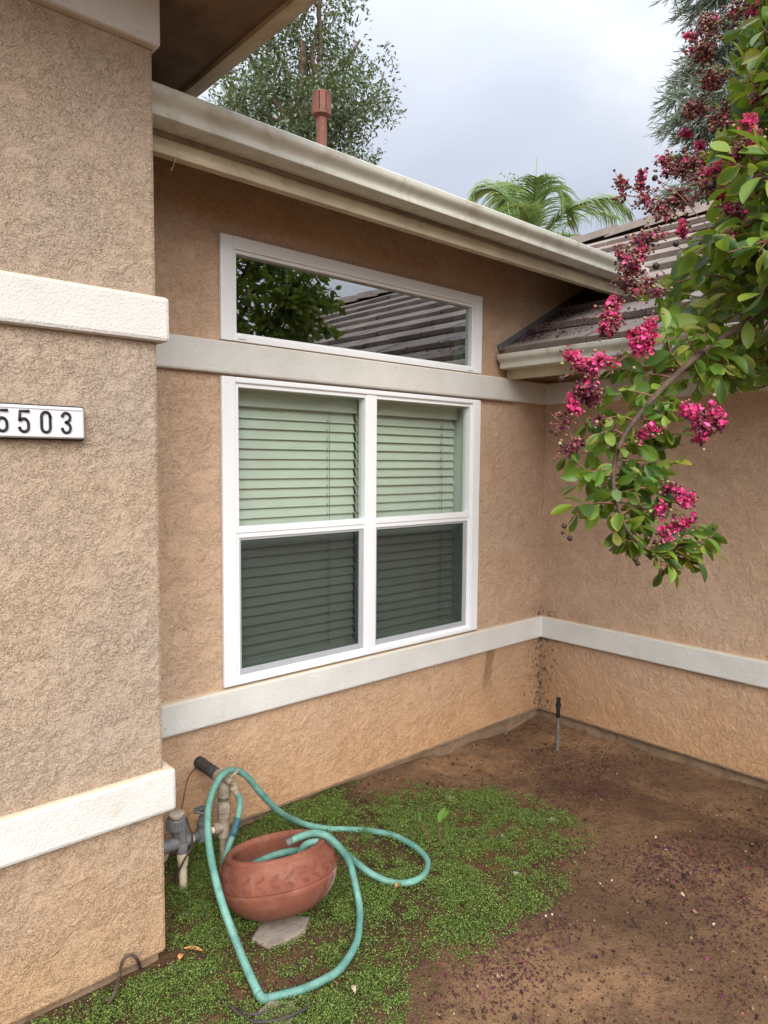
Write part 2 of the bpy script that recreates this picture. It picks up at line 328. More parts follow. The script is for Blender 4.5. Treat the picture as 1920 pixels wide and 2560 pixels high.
M['sprout'] = island('sprout_leaf', [(0, (0.09, 0.19, 0.04)), (1, (0.17, 0.29, 0.06))], 0.4, 0.3, 0.4)
M['stalk'] = paint('red_stalk', (0.20, 0.075, 0.06), 0.6, 0.1, 30)
def dirt():
    m, t, b = newmat('bare_soil', 0.95, 0.12); p = node(t, 'ShaderNodeNewGeometry').outputs['Position']
    a = noise(t, p, 1.3, 4.0, 0.55, 0.3); f = noise(t, p, 38, 6.0, 0.7); g = noise(t, p, 9, 5.0, 0.65, 0.4)
    c = ramp(t, a, [(0.33, (0.125, 0.072, 0.040)), (0.5, (0.20, 0.116, 0.062)), (0.68, (0.31, 0.18, 0.094))])
    c = mixc(t, ramp(t, g, [(0.45, 0.0), (0.7, 0.6)]), c, (0.075, 0.043, 0.028))
    c = mixc(t, ramp(t, f, [(0.53, 0.0), (0.68, 0.55)]), c, (0.05, 0.028, 0.02))
    c = mixc(t, ramp(t, noise(t, p, 110, 2.0), [(0.66, 0.0), (0.73, 0.5)]), c, (0.30, 0.19, 0.11))
    mo = node(t, 'ShaderNodeAttribute', attribute_name='edge').outputs['Fac']      # damp soil under and beside the green mat
    c = mixc(t, mo, c, mixc(t, 1.0, c, (0.55, 0.50, 0.47), 'MULTIPLY'))
    t.links.new(c, b.inputs['Base Color'])
    bump(t, b, math_(t, 'ADD', math_(t, 'MULTIPLY', f, 0.7), math_(t, 'MULTIPLY', noise(t, p, 120, 4.0, 0.75), 0.5)), 1.0, 0.022)
    return m
M['dirt'] = dirt()
def potmat():
    m, t, b = newmat('terracotta', 0.75, 0.25); p = node(t, 'ShaderNodeNewGeometry').outputs['Position']
    z = node(t, 'ShaderNodeSeparateXYZ', {0: p}).outputs[2]
    n1 = noise(t, p, 9, 4.0, 0.6); n2 = noise(t, p, 17, 6.0, 0.7, 0.5)
    c = ramp(t, n1, [(0.3, (0.145, 0.044, 0.025)), (0.7, (0.235, 0.078, 0.045))])
    c = mixc(t, ramp(t, n2, [(0.5, 0.0), (0.7, 0.5)]), c, (0.26, 0.135, 0.09))
    low = ramp(t, math_(t, 'ADD', z, math_(t, 'MULTIPLY', n2, 0.12)), [(0.03, 0.75), (0.15, 0.05)])
    c = mixc(t, low, c, (0.15, 0.085, 0.062))
    q = node(t, 'ShaderNodeVectorMath', {0: p, 1: (1.462, 1.845, 0.06)}, operation='DISTANCE').outputs['Value']   # lime bloom on the right flank
    lime = math_(t, 'MULTIPLY', ramp(t, q, [(0.02, 1.0), (0.09, 0.0)]), ramp(t, n2, [(0.40, 0.0), (0.56, 0.9)]))
    c = mixc(t, lime, c, (0.50, 0.44, 0.40))
    c = mixc(t, ramp(t, noise(t, p, 60, 3.0), [(0.68, 0.0), (0.72, 0.6)]), c, (0.08, 0.035, 0.025))
    t.links.new(c, b.inputs['Base Color']); bump(t, b, noise(t, p, 160, 3.0), 0.35, 0.002)
    return m
M['pot'] = potmat(); M['pot_recess'] = paint('recess_grime', (0.15, 0.052, 0.032), 0.85, 0.15, 30)
def glass(name, tint, refl):
    m = bpy.data.materials.new(name); m.use_nodes = True; t = m.node_tree; t.nodes.clear()
    tr = node(t, 'ShaderNodeBsdfTransparent', {'Color': (*tint, 1)})
    gl = node(t, 'ShaderNodeBsdfGlossy', {'Color': (0.93, 0.96, 1.0, 1), 'Roughness': 0.0})
    fr = node(t, 'ShaderNodeFresnel', {'IOR': 1.5}).outputs[0]
    bf = node(t, 'ShaderNodeNewGeometry').outputs['Backfacing']
    k = math_(t, 'MULTIPLY', math_(t, 'MULTIPLY_ADD', fr, 1.0, refl, clamp=True), math_(t, 'SUBTRACT', 1.0, bf))
    mm = node(t, 'ShaderNodeMixShader', {0: k, 1: tr.outputs[0], 2: gl.outputs[0]})
    node(t, 'ShaderNodeOutputMaterial', {0: mm.outputs[0]}); return m
M['glass'] = glass('coated_glass', (0.88, 0.935, 0.89), 0.035)
M['glass_upper'] = glass('mirror_coated_glass', (0.55, 0.70, 0.58), 0.36)
def mesh_screen():
    m = bpy.data.materials.new('insect_screen'); m.use_nodes = True; t = m.node_tree; t.nodes.clear()
    tr = node(t, 'ShaderNodeBsdfTransparent', {'Color': (1, 1, 1, 1)}); df = node(t, 'ShaderNodeBsdfDiffuse', {'Color': (0.02, 0.022, 0.022, 1)})
    mm = node(t, 'ShaderNodeMixShader', {0: 0.37, 1: tr.outputs[0], 2: df.outputs[0]})
    node(t, 'ShaderNodeOutputMaterial', {0: mm.outputs[0]}); return m
M['screen'] = mesh_screen()
# ------------------------------------------------------------------ ground
def gh(x, y):
    x = np.asarray(x, float); y = np.asarray(y, float)
    h = -0.050-0.042*sstep(1.9, 3.2, x)*sstep(0.8, 2.2, y)
    h = h+0.030*(vn(x*2.1+5, y*2.1)-0.5)+0.016*(vn(x*7, y*7)-0.5)+0.007*(vn(x*22, y*22)-0.5)
    bank = np.exp(-((2.60-y)/0.10)**2)*(0.012+0.035*(vn(x*5, y*0+2)-0.4))+np.exp(-((3.64-x)/0.11)**2)*(0.012+0.035*(vn(y*5, x*0+9)-0.4))
    bank = bank*sstep(1.3, 1.7, x)
    far = sstep(4.5, 9, np.maximum(np.abs(x-1.8), np.abs(y-0.8)))
    return np.where(far > 0, (h+bank)*(1-far)-0.06*far, h+bank)
def axis(a, b, st):
    c = list(np.arange(a, b+1e-6, st)); d = st; lo = [a]; 
    while lo[-1] > -400: d *= 1.55; lo.append(lo[-1]-d)
    d = st; hi = [c[-1]]
    while hi[-1] < 400: d *= 1.55; hi.append(hi[-1]+d)
    return np.array(lo[::-1][:-1]+c+hi[1:])
gx, gy = axis(0.2, 3.76, 0.0165), axis(0.2, 2.66, 0.0165)
XX, YY = np.meshgrid(gx, gy, indexing='ij'); ZZ = gh(XX, YY)
gv = np.stack([XX, YY, ZZ], -1).reshape(-1, 3); ny = len(gy)
ii, jj = np.meshgrid(np.arange(len(gx)-1), np.arange(ny-1), indexing='ij'); a = (ii*ny+jj).ravel(); GF = np.stack([a, a+ny, a+ny+1, a+1], 1)
# ------------------------------------------------------------------ house
YA, XB, YP, XP = 2.58, 3.632, 2.027, 0.913
house = root('house', (2.3, 2.58, 0), 'single storey tan stucco house with cream trim bands, tiled roofs and white windows', 'house')
WX0, WX1 = 1.419, 3.007; LZ0, LZ1, UZ0, UZ1 = 0.597, 1.875, 2.018, 2.434
OX0, OX1 = WX0+0.03, WX1-0.03        # rough openings in the wall
mb = MB()
for (x0, x1, z0, z1) in ((0.9, OX0, 0, 2.735), (OX1, 5.5, 0, 2.735), (OX0, OX1, 0, LZ0+0.03), (OX0, OX1, LZ1-0.03, UZ0+0.03), (OX0, OX1, UZ1-0.03, 2.735)):
    mb.box(x0, x1, YA, YA+0.15, z0, z1)
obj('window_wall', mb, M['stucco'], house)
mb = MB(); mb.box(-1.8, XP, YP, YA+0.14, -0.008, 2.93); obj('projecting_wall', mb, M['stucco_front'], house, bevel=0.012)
mb = MB(); mb.box(XB, XB+0.15, -2.3, YA-0.001, 0.0, 2.12)
mb.box(XB+0.15, 8.2, -2.3, -2.15, 0.0, 2.3)
mb.prism([(3.63, 2.3), (8.2, 2.3), (5.9, 3.5)], -2.3, -2.15, lambda u, v, w_: (u, w_, v))
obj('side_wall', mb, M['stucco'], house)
PB = 0.028
def band(z0, z1, name='trim_band'):
    mb = MB(); p = [(XP, YA-PB), (XB-PB, YA-PB), (XB-PB, -2.3), (XB+0.01, -2.3), (XB+0.01, YA+0.01), (XP, YA+0.01)]
    mb.prism(p, z0, z1, lambda u, v, w_: (u, v, w_)); obj(name, mb, M['trim'], house, bevel=0.009)
    mb = MB(); p = [(-1.8, YP-PB), (XP+PB, YP-PB), (XP+PB, YA-PB-0.003), (XP-0.01, YA-PB-0.003), (XP-0.01, YP+0.01), (-1.8, YP+0.01)]
    mb.prism(p, z0-0.0005, z1+0.0005, lambda u, v, w_: (u, v, w_)); obj(name, mb, M['trim'], house, bevel=0.012)
band(0.455, 0.587); band(1.884, 2.014)
mb = MB(); p = [(-1.8, YP-0.03), (XP+0.012, YP-0.03), (XP+0.012, YP+0.4), (XP-0.01, YP+0.4), (XP-0.01, YP+0.01), (-1.8, YP+0.01)]
mb.prism(p, 2.712, 2.90, lambda u, v, w_: (u, v, w_)); obj('trim_band', mb, M['trim'], house, bevel=0.01)
mb = MB(); mb.box(0.93, XB+0.017, YA+0.017, YA+0.14, -0.4, -0.002); mb.box(XB+0.017, XB+0.14, -2.28, YA+0.016, -0.4, -0.002); mb.box(-1.8, XP-0.02, YP+0.02, YA+0.12, -0.4, -0.012)
obj('footing', mb, M['concrete'], house)
mb = MB()   # thin weep screed edge under the stucco
mb.box(XP+0.002, XB-0.006, YA-0.006, YA+0.014, -0.007, 0.001); mb.box(XB-0.006, XB+0.014, -2.28, YA-0.007, -0.007, 0.001)
obj('screed_strip', mb, M['concrete'], house)
# room behind the glass
mb = MB(); mb.box(0.95, 5.4, 5.6, 5.7, 0, 2.8); mb.box(0.95, 1.05, YA+0.151, 5.6, 0, 2.8); mb.box(5.3, 5.4, YA+0.151, 5.6, 0, 2.8); mb.box(0.95, 5.4, YA+0.151, 5.6, -0.1, 0.0); mb.box(0.95, 5.4, YA+0.151, 5.6, 2.70, 2.8)
obj('room_shell', mb, M['room'], house)
mb = MB()
for z0, z1 in ((LZ0+0.03, LZ1-0.03), (UZ0+0.03, UZ1-0.03)):
    mb.box(OX0, OX0+0.012, YA+0.05, YA+0.149, z0, z1); mb.box(OX1-0.012, OX1, YA+0.05, YA+0.149, z0, z1)
    mb.box(OX0+0.012, OX1-0.012, YA+0.05, YA+0.149, z0, z0+0.012); mb.box(OX0+0.012, OX1-0.012, YA+0.05, YA+0.149, z1-0.012, z1)
obj('window_jamb', mb, M['jamb'], house)
def ring(mb, x0, x1, z0, z1, wl, wr, wb, wt, y0, y1):
    mb.box(x0, x0+wl, y0, y1, z0, z1); mb.box(x1-wr, x1, y0, y1, z0, z1)
    mb.box(x0+wl, x1-wr, y0, y1, z0, z0+wb); mb.box(x0+wl, x1-wr, y0, y1, z1-wt, z1)
# picture window
mb = MB(); ring(mb, WX0, WX1, UZ0, UZ1, 0.058, 0.058, 0.026, 0.052, YA-0.022, YA-0.001); fr = obj('picture_window', mb, M['vinyl'], house, bevel=0.004)
mb = MB(); ring(mb, WX0+0.056, WX1-0.056, UZ0+0.024, UZ1-0.050, 0.019, 0.019, 0.012, 0.016, YA-0.012, YA+0.04); obj('glazing_bead', mb, M['vinyl'], fr, bevel=0.003)
mb = MB(); mb.box(WX0+0.073, WX1-0.073, YA+0.012, YA+0.016, UZ0+0.034, UZ1-0.064); obj('glass_pane', mb, M['glass_upper'], fr)
for xw in (WX0+0.075, WX1-0.11):
    mb = MB(); mb.box(xw, xw+0.035, YA-0.0235, YA-0.021, UZ0+0.008, UZ0+0.012); obj('weep_slot', mb, M['grey_frame'], fr)
# double window: two single hung units
mb = MB(); ring(mb, WX0, WX1, LZ0, LZ1, 0.062, 0.062, 0.022, 0.022, YA-0.022, YA-0.001); dw = obj('double_window', mb, M['vinyl'], house, bevel=0.004)
MX0, MX1 = 2.186, 2.252; GX0, GX1 = 1.497, 2.931
mb = MB(); mb.box(MX0, MX1, YA-0.016, YA+0.045, LZ0+0.02, LZ1-0.02); obj('mullion', mb, M['vinyl'], dw, bevel=0.004)
for a, b in ((GX0, MX0), (MX1, GX1)):
    a2 = a-0.018 if a == GX0 else a; b2 = b+0.016 if b == GX1 else b
    mb = MB(); ring(mb, a2, b2, 1.235, LZ1-0.018, a-a2+0.002, b2-b+0.004, 0.028, 0.022, YA-0.012, YA+0.035); s1 = obj('upper_sash', mb, M['vinyl'], dw, bevel=0.003)
    mb = MB(); mb.box(a+0.001, b-0.003, YA+0.014, YA+0.018, 1.262, LZ1-0.039); obj('glass_pane', mb, M['glass'], dw)
    mb = MB(); ring(mb, a2, b2, LZ0+0.018, 1.236, a-a2+0.004, b2-b+0.004, 0.016, 0.022, YA-0.008, YA+0.045); obj('lower_sash', mb, M['vinyl'], dw, bevel=0.003)
    mb = MB(); mb.box(a+0.003, b-0.003, YA+0.028, YA+0.032, LZ0+0.034, 1.215); obj('glass_pane', mb, M['glass'], dw)
    mb = MB(); ring(mb, a+0.004, b-0.004, LZ0+0.034, 1.213, 0.010, 0.028, 0.026, 0.010, YA-0.004, YA+0.006); sf = obj('screen_frame', mb, M['grey_frame'], dw, bevel=0.002)
    mb = MB(); mb.box(a+0.014, b-0.032, YA+0.001, YA+0.003, LZ0+0.06, 1.203); obj('insect_screen', mb, M['screen'], dw)
# gutters and fascias
kprof = [(0, 0.085), (0, 0), (-0.094, 0), (-0.100, 0.004), (-0.101, 0.012), (-0.098, 0.022), (-0.100, 0.032), (-0.108, 0.042), (-0.119, 0.050), (-0.125, 0.058), (-0.127, 0.066), (-0.127, 0.080), (-0.1245, 0.083), (-0.116, 0.083), (-0.116, 0.062), (-0.094, 0.044), (-0.088, 0.008), (-0.006, 0.008), (-0.006, 0.085)]
mb = MB(); mb.prism([(2.22+a, 2.580+b) for a, b in kprof], XP+0.001, 3.93, lambda u, v, w_: (w_, u, v)); obj('gutter', mb, M['gutter'], house, autos=35)
mb = MB(); mb.box(XP+0.001, 4.02, 2.2205, 2.258, 2.517, 2.672); obj('fascia_board', mb, M['fascia'], house, bevel=0.003)
mb = MB(); mb.prism([(3.24+a*0.85, 2.057+b*0.95) for a, b in kprof], -2.5, 2.548, lambda u, v, w_: (u, w_, v)); g2 = obj('gutter', mb, M['gutter'], house, autos=35)
mb = MB(); mb.prism([(3.24, 2.136), (3.24, 2.056)]+[(3.2395+a*0.853, 2.0565+b*0.953) for a, b in kprof[2:13]], 2.5482, 2.5515, lambda u, v, w_: (u, w_, v)); obj('gutter_cap', mb, M['gutter'], g2)
mb = MB(); mb.box(3.2405, 3.27, -2.5, 2.572, 2.006, 2.15); obj('fascia_board', mb, M['fascia'], house, bevel=0.003)
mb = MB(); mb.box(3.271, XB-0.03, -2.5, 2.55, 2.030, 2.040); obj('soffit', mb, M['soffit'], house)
# roofs: concrete shake tiles in courses
def tiles(name, o, along, upv, ncol, nrow, cw=0.33, ex=0.335, skip=None, mat='tile', parent=house):
    mb = MB(); o = np.asarray(o, float); al = nrm(along); uv = nrm(upv); n = np.cross(al, uv); n = n if n[2] > 0 else -n
    rr = random.Random(5)
    for r in range(nrow):
        off = (r % 2)*cw*0.5+rr.uniform(-.02, .02)
        for c in range(-1, ncol+1):
            u0 = max(0, c*cw+off); u1 = min(ncol*cw, (c+1)*cw+off-0.005)
            if u1-u0 < 0.02: continue
            v0 = r*ex+rr.uniform(-.012, .012); v1 = (r+1)*ex+0.07
            tp = rr.uniform(0.046, 0.056); bt = tp-0.034
            P = [o+al*u0+uv*v0+n*bt, o+al*u1+uv*v0+n*bt, o+al*u1+uv*v1+n*-0.022, o+al*u0+uv*v1+n*-0.022,
                 o+al*u0+uv*(v0+.004)+n*tp, o+al*u1+uv*(v0+.004)+n*tp, o+al*u1+uv*v1+n*0.006, o+al*u0+uv*v1+n*0.006]
            if skip and skip((P[0]+P[6])/2): continue
            mb.add(P, [(0, 1, 2, 3), (7, 6, 5, 4), (0, 4, 5, 1), (1, 5, 6, 2), (2, 6, 7, 3), (3, 7, 4, 0)])
    # deck below the tiles
    q = [o, o+al*ncol*cw, o+al*ncol*cw+uv*(nrow*ex+0.05), o+uv*(nrow*ex+0.05)]
    mb.add([p-n*0.012 for p in q]+[p-n*0.05 for p in q], [(0, 1, 2, 3), (7, 6, 5, 4), (0, 4, 5, 1), (1, 5, 6, 2), (2, 6, 7, 3), (3, 7, 4, 0)])
    return obj(name, mb, M[mat], parent)
SB = 0.53
rb = tiles('tiled_roof', (3.185, -2.6, 2.125), (0, 1, 0), (1, 0, SB), 24, 9)
mb = MB(); rx = 3.185+2.715/math.sqrt(1+SB*SB)*1.14; rz = 2.125+(rx-3.185)*SB
for k in range(21):
    y0 = -2.6+k*0.38
    mb.prism([(-0.13, -0.03), (-0.10, 0.045), (0, 0.085), (0.10, 0.045), (0.13, -0.03), (0, 0.02)], 0, 0.42, lambda u, v, w_, y0=y0: (rx+u*(1+.1*w_), y0+w_, rz+v+0.03-w_*0.06))
obj('ridge_cap', mb, M['tile'], house)
tiles('tiled_roof', (rx, 5.3, rz), (0, -1, 0), (1, 0, -SB), 24, 8)
SA = 0.42
ra = tiles('tiled_roof', (-3.0, 2.19, 2.612), (1, 0, 0), (0, 1, SA), 30, 12)
tiles('tiled_roof', (6.9, 2.19+4.02/math.sqrt(1+SA*SA)*1.0, 2.612+4.02/math.sqrt(1+SA*SA)*SA), (-1, 0, 0), (0, 1, -SA), 30, 8)
for px, py, yy in ((1120, 488, 2.66), (1228, 523, 2.72)):
    c = aY(px+30, py+26, yy); mb = MB(); n_ = 9
    arc = [(0.055*math.cos(math.pi*i/n_), 0.055*math.sin(math.pi*i/n_)) for i in range(n_+1)]+[(0.043*math.cos(math.pi*i/n_), 0.043*math.sin(math.pi*i/n_)) for i in range(n_, -1, -1)]
    mb.prism(arc, -0.12, 0.16, lambda u, v, w_, c=c: (c[0]+w_, c[1]+u, c[2]+v-0.035)); obj('barrel_tile', mb, M['terracotta_tile'], house, autos=40)
# flashing where the low roof meets the window wall
mb = MB(); p0 = V3(3.17, YA-0.004, 2.165); d = nrm((1, 0, SB)); mb.obox(p0+d*0.6, d*0.6, V3(0, 0.003, 0), np.cross(d, V3(0, 1, 0))*0.028)
mb.obox(p0+d*0.6+V3(0, -0.02, -0.004), d*0.6, V3(0, 0.018, 0), np.cross(d, V3(0, 1, 0))*0.003)
obj('flashing', mb, M['flash'], house)
# eave over the projecting wall
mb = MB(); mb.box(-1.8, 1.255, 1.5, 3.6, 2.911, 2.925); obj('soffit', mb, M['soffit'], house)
mb = MB(); mb.box(1.2555, 1.29, 1.46, 3.7, 2.893, 3.08); mb.box(-1.8, 1.255, 1.46, 1.4995, 2.893, 3.08); obj('fascia_board', mb, M['fascia'], house, bevel=0.003)
mb = MB(); mb.box(1.2905, 1.318, 1.46, 3.7, 2.905, 3.06); obj('drip_edge', mb, M['fascia'], house)
tiles('tiled_roof', (1.33, 1.43, 3.07), (0, 1, 0), (-1, 0, 0.45), 8, 9)
# vent pipe
vt = 5.6; vb = at(801, 420, vt); v1 = at(803, 286, vt); v2 = at(804, 234, vt); vc = at(804, 240, vt)
mb = MB(); r = 0.043
mb.lathe([(r, 0), (r, v1[2]-vb[2]+0.05)], (vc[0], vc[1], vb[2]), n=20); vp = obj('vent_pipe', mb, M['rust_pipe'], house, autos=40)
mb = MB(); zc = v1[2]-0.012; hh = v2[2]-zc
mb.lathe([(r+0.004, -0.012), (0.076, 0.004), (0.076, 0.02), (0.05, 0.03)], (vc[0], vc[1], zc), n=20)
for k in range(9):
    a = 2*math.pi*k/9; mb.obox(V3(vc[0]+0.071*math.cos(a), vc[1]+0.071*math.sin(a), zc+hh*0.5), V3(math.cos(a), math.sin(a), 0)*0.003, V3(-math.sin(a), math.cos(a), 0)*0.0225, V3(0, 0, hh*0.5-0.01))
mb.lathe([(0.04, hh-0.016), (0.077, hh-0.016), (0.077, hh-0.004), (0.05, hh+0.003), (0.005, hh+0.005)], (vc[0], vc[1], zc), n=20)
mb.lathe([(0.05, 0.0), (0.05, hh-0.02)], (vc[0], vc[1], zc), n=14, mi=1)
obj('vent_cap', mb, [M['rust_pipe'], M['iron']], vp, autos=30)
# ------------------------------------------------------------------ blinds inside
for i, (a, b) in enumerate(((1.465, 2.212), (2.226, 2.935))):
    bl = root('window_blind', ((a+b)/2, YA+0.12, LZ0+0.05), ('wide horizontal slat blind behind the left pair of panes', 'narrower horizontal slat blind behind the right pair of panes')[i], 'blind', 'blinds in the double window')
    mb = MB(); mb.box(a, b, YA+0.085, YA+0.135, 1.768, 1.838); obj('headrail', mb, M['blind'], bl, bevel=0.004)
    mb = MB(); z = 1.742; rr = random.Random(i+2)
    while z > 0.65:
        tl = math.radians(71+rr.uniform(-2.5, 2.5)); sg = rr.uniform(-.0015, .0015)
        d = V3(0, -math.cos(tl)*0.025, -math.sin(tl)*0.025); n_ = V3(0, -math.sin(tl), math.cos(tl))*0.0015
        mb.obox(V3((a+b)/2, YA+0.115, z+sg), V3((b-a)/2, 0, rr.uniform(-.001, .001)), d, n_); z -= 0.0435
    mb.box(a, b, YA+0.10, YA+0.13, 0.635, 0.655)
    obj('slat_panel', mb, M['blind'], bl)
    for cx in (a+0.075, b-0.17 if i == 0 else b-0.12):
        mb = MB(); mb.tube([(cx, YA+0.088, 1.77), (cx+0.003, YA+0.0875, 1.2), (cx, YA+0.088, 0.65)], 0.0013, 5)
        z = 1.72
        while z > 0.66: mb.obox(V3(cx-0.010, YA+0.0885, z), V3(0.003, 0, -0.010), V3(0, 0.001, 0), V3(0.0014, 0, 0.0005)); z -= 0.0435
        obj('lift_cord', mb, M['cord'], bl)
# ------------------------------------------------------------------ house number
sg = root('house_number_sign', (0.55, YP-0.02, 1.63), 'white plastic house number box with raised black digits 5503 on the front stucco wall', 'house number')
mb = MB(); mb.box(0.402, 0.686, YP-0.032, YP-0.004, 1.5925, 1.6775); obj('sign_face', mb, M['sign'], sg, bevel=0.006)
mb = MB(); mb.box(0.398, 0.690, YP-0.016, YP-0.0005, 1.5885, 1.6815); obj('back_plate', mb, M['black'], sg, bevel=0.003)
mb = MB(); mb.box(0.408, 0.680, YP-0.0345, YP-0.030, 1.668, 1.6745); mb.box(0.408, 0.680, YP-0.0345, YP-0.030, 1.5955, 1.602); obj('sign_rim', mb, M['sign'], sg, bevel=0.002)
def arc(cx, cz, rx_, rz_, a0, a1, n=12): return [(cx+rx_*math.cos(math.radians(a0+(a1-a0)*i/n)), cz+rz_*math.sin(math.radians(a0+(a1-a0)*i/n))) for i in range(n+1)]
D5 = [[(0.9, 2.0), (0.12, 2.0), (0.08, 1.12)], [(0.08, 1.12)]+arc(0.47, 0.72, 0.43, 0.55, 130, 0, 12)+arc(0.47, 0.46, 0.43, 0.46, 0, -165, 14)]
D0 = [arc(0.5, 1.55, 0.42, 0.45, 0, 180, 14)+arc(0.5, 0.45, 0.42, 0.45, 180, 360, 14)+[(0.92, 1.55)]]
D3 = [arc(0.48, 1.56, 0.40, 0.44, 165, -60, 14)+[(0.45, 1.05)], [(0.45, 1.05)]+arc(0.48, 0.50, 0.42, 0.50, 62, -165, 14)]
for x, dg in ((0.482, D5), (0.533, D5), (0.586, D0), (0.638, D3)):
    mb = MB()
    for st in dg:
        P = [V3(x+(u-0.5)*0.0255, YP-0.0345, 1.635-0.0265+v*0.0265) for u, v in st]
        mb.tube(P, 0.0036, 8)
        for p in (P[0], P[-1]): mb.lathe([(0.0036, -0.0034), (0.0036, 0.0034)], p, (0, 1, 0), 10)
    obj('digit', mb, M['black'], sg, autos=50)
# ------------------------------------------------------------------ pipework
Yq = 2.36
pw = root('garden_pipework', (1.29, Yq, gh(1.29, Yq)), 'old garden water pipework with brass fittings, grey valves and cream riser beside the front wall', 'pipework')
e0 = aY(497, 1905, YA); e1 = V3(e0[0]-0.005, Yq+0.03, e0[2]+0.004); ex = e0[0]-0.005
mb = MB(); mb.tube([e0+V3(0, 0.05, 0), e0, (e0+e1)/2, e1], 0.0235, 16); mb.tube([e0+V3(0, -0.012, 0), e0+V3(0, -0.028, 0)], 0.0250, 16); obj('wrapped_pipe', mb, M['wrap'], pw, smooth=True)
mb = MB(); top = e1[2]; mb.tube(catmull([e1+V3(0, 0.012, 0), e1+V3(0, -0.02, 0), V3(ex-0.004, Yq-0.004, top-0.022), V3(ex-0.006, Yq-0.003, top-0.06)], 5), 0.026, 16); mb.tube([e1+V3(0, 0.014, 0), e1+V3(0, -0.004, 0)], 0.0285, 16)
obj('elbow_fitting', mb, M['brass'], pw, autos=50)
px_ = ex-0.006; mb = MB(); mb.lathe([(0.0165, -0.16), (0.0165, top-0.04)], (px_, Yq, 0), n=16)
for z in (0.256, 0.25): mb.lathe([(0.020, z-0.022), (0.020, z)], (px_, Yq, 0), n=16)
obj('standpipe', mb, M['brass'], pw, autos=40)
mb = MB(); mb.lathe([(0.022, 0.165), (0.0265, 0.170), (0.0265, 0.188)], (px_, Yq, 0), n=8); mb.lathe([(0.020, 0.186), (0.028, 0.19), (0.029, 0.214), (0.025, 0.226), (0.018, 0.229)], (px_, Yq, 0), n=8); obj('union_fitting', mb, M['brass'], pw, autos=20)
zt = 0.125; mb = MB(); mb.lathe([(0.0225, zt-0.035), (0.0235, zt-0.034), (0.0235, zt-0.025), (0.0215, zt-0.022), (0.0215, zt+0.032), (0.0235, zt+0.034), (0.0235, zt+0.042)], (px_, Yq, 0), n=18)
mb.tube([V3(px_, Yq, zt+0.005), V3(px_-0.042, Yq, zt+0.005)], 0.0205, 16); obj('tee_fitting', mb, M['brass'], pw, autos=40)
mb = MB(); mb.tube([V3(px_-0.03, Yq, zt+0.005), V3(1.128, Yq, zt+0.004)], 0.0125, 12)
mb.tube([V3(px_-0.115, Yq, zt+0.004), V3(px_-0.14, Yq, zt+0.004)], 0.0165, 8); obj('branch_pipe', mb, M['pvc'], pw, autos=40)
gxp = 1.207; mb = MB(); mb.tube([V3(gxp-0.034, Yq, zt+0.005), V3(gxp+0.034, Yq, zt+0.005)], 0.019, 12)
mb.lathe([(0.022, 0.11), (0.021, 0.15), (0.0165, 0.158), (0.019, 0.163), (0.019, 0.178), (0.011, 0.183), (0.011, 0.20), (0.006, 0.203), (0.006, 0.232)], (gxp, Yq, 0), n=14); gv_ = obj('gate_valve', mb, M['iron'], pw, autos=35)
mb = MB(); R_ = 0.0255; mb.tube([V3(gxp+R_*math.cos(k*math.pi/12), Yq+R_*math.sin(k*math.pi/12), 0.226+0.0015*math.cos(k*math.pi/12*5)) for k in range(25)], 0.0048, 8)
for k in range(5): a = k*2*math.pi/5; mb.tube([V3(gxp, Yq, 0.228), V3(gxp+R_*math.cos(a), Yq+R_*math.sin(a), 0.226)], 0.0036, 6)
mb.lathe([(0.008, 0.222), (0.008, 0.235)], (gxp, Yq, 0), n=10); obj('handwheel', mb, M['iron'], gv_, smooth=True)
ax_ = 1.118; mb = MB(); cx_ = ax_-0.010
mb.lathe([(0.014, 0.150), (0.026, 0.185), (0.033, 0.192)], (cx_, Yq, 0), n=20)
mb.lathe([(0.0345, 0.192), (0.0355, 0.215), (0.0335, 0.229), (0.029, 0.231)], (cx_, Yq, 0), n=20)
for k in range(18): a = k*2*math.pi/18; mb.obox(V3(cx_+0.0355*math.cos(a), Yq+0.0355*math.sin(a), 0.208), V3(math.cos(a), math.sin(a), 0)*0.002, V3(-math.sin(a), math.cos(a), 0)*0.003, V3(0, 0, 0.016))
mb.lathe([(0.0165, 0.126), (0.0165, 0.200), (0.013, 0.203)], (ax_+0.004, Yq-0.014, 0), n=16); mb.lathe([(0.020, 0.098), (0.0205, 0.102), (0.0205, 0.133), (0.017, 0.138)], (ax_+0.005, Yq-0.012, 0), n=16)
mb.tube([V3(ax_, Yq, 0.135), V3(ax_-0.13, Yq, 0.135)], 0.024, 14); mb.tube([V3(ax_, Yq, 0.13), V3(ax_+0.045, Yq, 0.129)], 0.022, 14)
av = obj('siphon_valve', mb, M['grey_pvc'], pw, autos=40)
mb = MB(); mb.lathe([(0.027, 0.233), (0.029, 0.236), (0.029, 0.246), (0.025, 0.2495), (0.005, 0.2515)], (cx_, Yq, 0), n=24); mb.lathe([(0.0275, 0.228), (0.0275, 0.234)], (cx_, Yq, 0), n=20, mi=1); obj('valve_cap', mb, [M['cap'], M['black']], av, autos=40)
mb = MB(); pvx, pvy = ax_+0.006, Yq-0.012; mb.lathe([(0.0152, -0.2), (0.0152, 0.05)], (pvx, pvy, 0), n=18); mb.lathe([(0.0170, 0.045), (0.0192, 0.05), (0.0192, 0.096), (0.0175, 0.099)], (pvx, pvy, 0), n=18)
for k in range(14): a = k*2*math.pi/14; mb.obox(V3(pvx+0.0192*math.cos(a), pvy+0.0192*math.sin(a), 0.083), V3(math.cos(a), math.sin(a), 0)*0.001, V3(-math.sin(a), math.cos(a), 0)*0.002, V3(0, 0, 0.012))
obj('pvc_riser', mb, M['pvc'], pw, autos=40)
